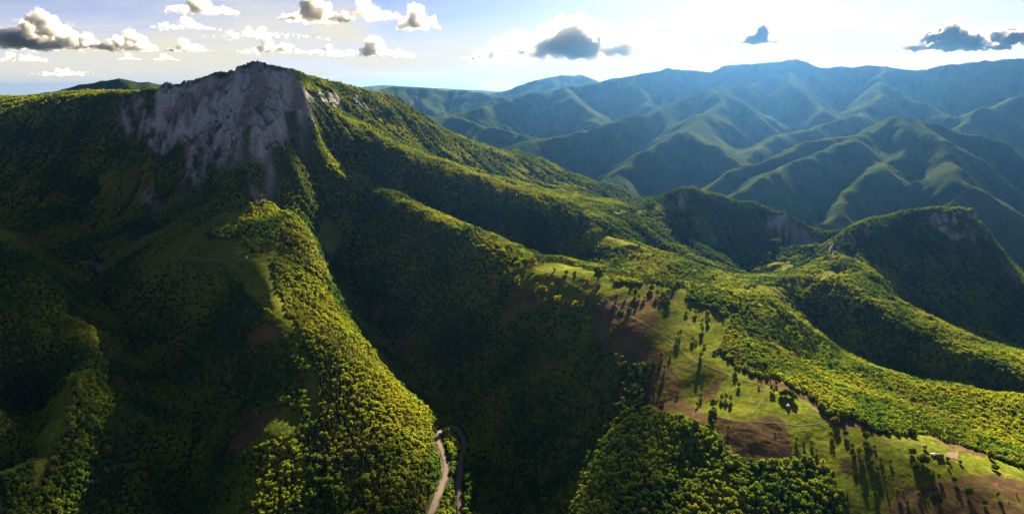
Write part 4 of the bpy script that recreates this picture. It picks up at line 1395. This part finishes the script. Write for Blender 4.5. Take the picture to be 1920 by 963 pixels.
CLOUDS = [
 (90, 92, 200, 66, 24000, "big grey and white cumulus at the left edge of the sky", 1, None, 4),
 (240, 95, 130, 38, 25000, "white cumulus puff just right of the big left cloud", 2, None, 2),
 (40, 115, 95, 20, 27000, "low flat grey cloud under the big left cumulus", 3, None, 2),
 (345, 55, 110, 24, 24000, "small white cloud above the mountain's left shoulder", 4, M_WISP, 3),
 (352, 96, 75, 24, 26000, "white cumulus low over the mountain's left shoulder", 5, None, 3),
 (378, 24, 110, 42, 22000, "white cumulus cut off by the top edge, left of centre", 6, None, 2),
 (310, 113, 42, 13, 28000, "tiny round white cloud above the dark wooded hill", 7, None, 2),
 (243, 112, 34, 14, 28000, "tiny cloud between the low grey cloud and the round one", 8, M_WISP, 2),
 (120, 143, 130, 16, 30000, "faint row of small clouds low over the far plain", 9, M_WISP, 4),
 (510, 72, 200, 24, 25000, "long thin white cloud bank above the summit", 10, M_WISP, 4),
 (515, 100, 120, 28, 25000, "flat grey bottomed cloud just over the summit", 11, None, 3),
 (610, 100, 60, 18, 27000, "small flat cloud right of the summit", 12, None, 2),
 (690, 105, 150, 40, 26000, "wide cumulus with a domed top over the long ridge", 13, None, 3),
 (590, 40, 110, 50, 21000, "dark ragged cloud at the top edge over the summit", 14, None, 2),
 (690, 36, 120, 42, 22000, "white ragged cloud at the top edge right of the dark one", 15, M_WISP, 3),
 (785, 54, 74, 46, 22000, "compact dark grey cloud alone near the top edge", 16, None, 2),
 (900, 110, 70, 13, 28000, "thin dark streak of cloud left of the great towering cloud", 17, None, 2),
 (1085, 113, 400, 95, 28000, "great blue-grey towering cloud with a glowing rim in mid sky", 18, M_GREAT, [(-0.08, 1.0, 0.13), (-0.28, 0.66, 0.16), (0.14, 0.6, 0.2), (-0.6, 0.6, 0.28), (0.42, 0.55, 0.3), (0.75, 0.42, 0.2)]),
 (1425, 82, 66, 36, 23000, "small dark shred of cloud alone above the highest blue peak", 19, M_SHADE, 2),
 (1690, 55, 90, 26, 25000, "pale thin cloud left of the dark bank at the right", 20, M_WISP, 2),
 (1790, 94, 170, 56, 23000, "dark grey cloud bank near the right edge of the sky", 21, M_SHADE, 3),
 (1885, 86, 130, 46, 23500, "dark cloud cut by the right edge of the sky", 22, M_SHADE, 2),
 (1730, 118, 90, 30, 29000, "pale low cumulus under the dark bank at the right", 23, M_WISP, 3),
]
for c_ in CLOUDS:
    cloud(c_[0], c_[1], c_[2], c_[3], c_[4], c_[5], c_[6] + 100, c_[7], c_[8])

# added clouds, unseen above the frame, placed to shade the foreground
def shade_cloud(tx, ty, tz, zc, Wm, Hm, depth, label, seed):
    k = (zc - tz) / math.tan(SUN_EL)
    cloud_at((tx + k * math.sin(SUN_AZ), ty + k * math.cos(SUN_AZ), zc), Wm, Hm, label, seed, M_SHADE, 4, depth, False)


shade_cloud(-940, 1250, -430, 1500, 800, 440, 0.32, "added grey cloud unseen above the frame, shading the left spur", 303)
shade_cloud(-260, 800, -600, 1520, 1150, 270, 0.2, "added long grey cloud bank unseen above the frame, shading the foreground", 301)
shade_cloud(580, 715, -520, 1540, 800, 220, 0.22, "added grey cloud bank unseen above the frame, shading the bottom right", 302)

# ------------------------------------------------------------------ the air between
def make_haze():
    bm = bmesh.new()
    bmesh.ops.create_cube(bm, size=1.0)
    zb0, zt0 = float(FZ.min()) - 20.0, max(float(FZ.max()) + 40.0, 60.0)
    for v in bm.verts:
        v.co = ((v.co.x) * 130000.0, 31500 + v.co.y * 67000.0, zb0 if v.co.z < 0 else zt0)
    me = bpy.data.meshes.new("haze"); bm.to_mesh(me); bm.free()
    m, N, L, out = new_mat("haze")
    pv = N.new("ShaderNodeVolumePrincipled")
    pv.inputs["Color"].default_value = (0.13, 0.40, 0.95, 1)
    pv.inputs["Density"].default_value = 1.1e-5
    pv.inputs["Anisotropy"].default_value = 0.85
    L.new(pv.outputs[0], out.inputs["Volume"])
    me.materials.append(m)
    return tag(link("haze", me), "pale blue haze lying over the far valleys", kind="stuff")


haze = make_haze()
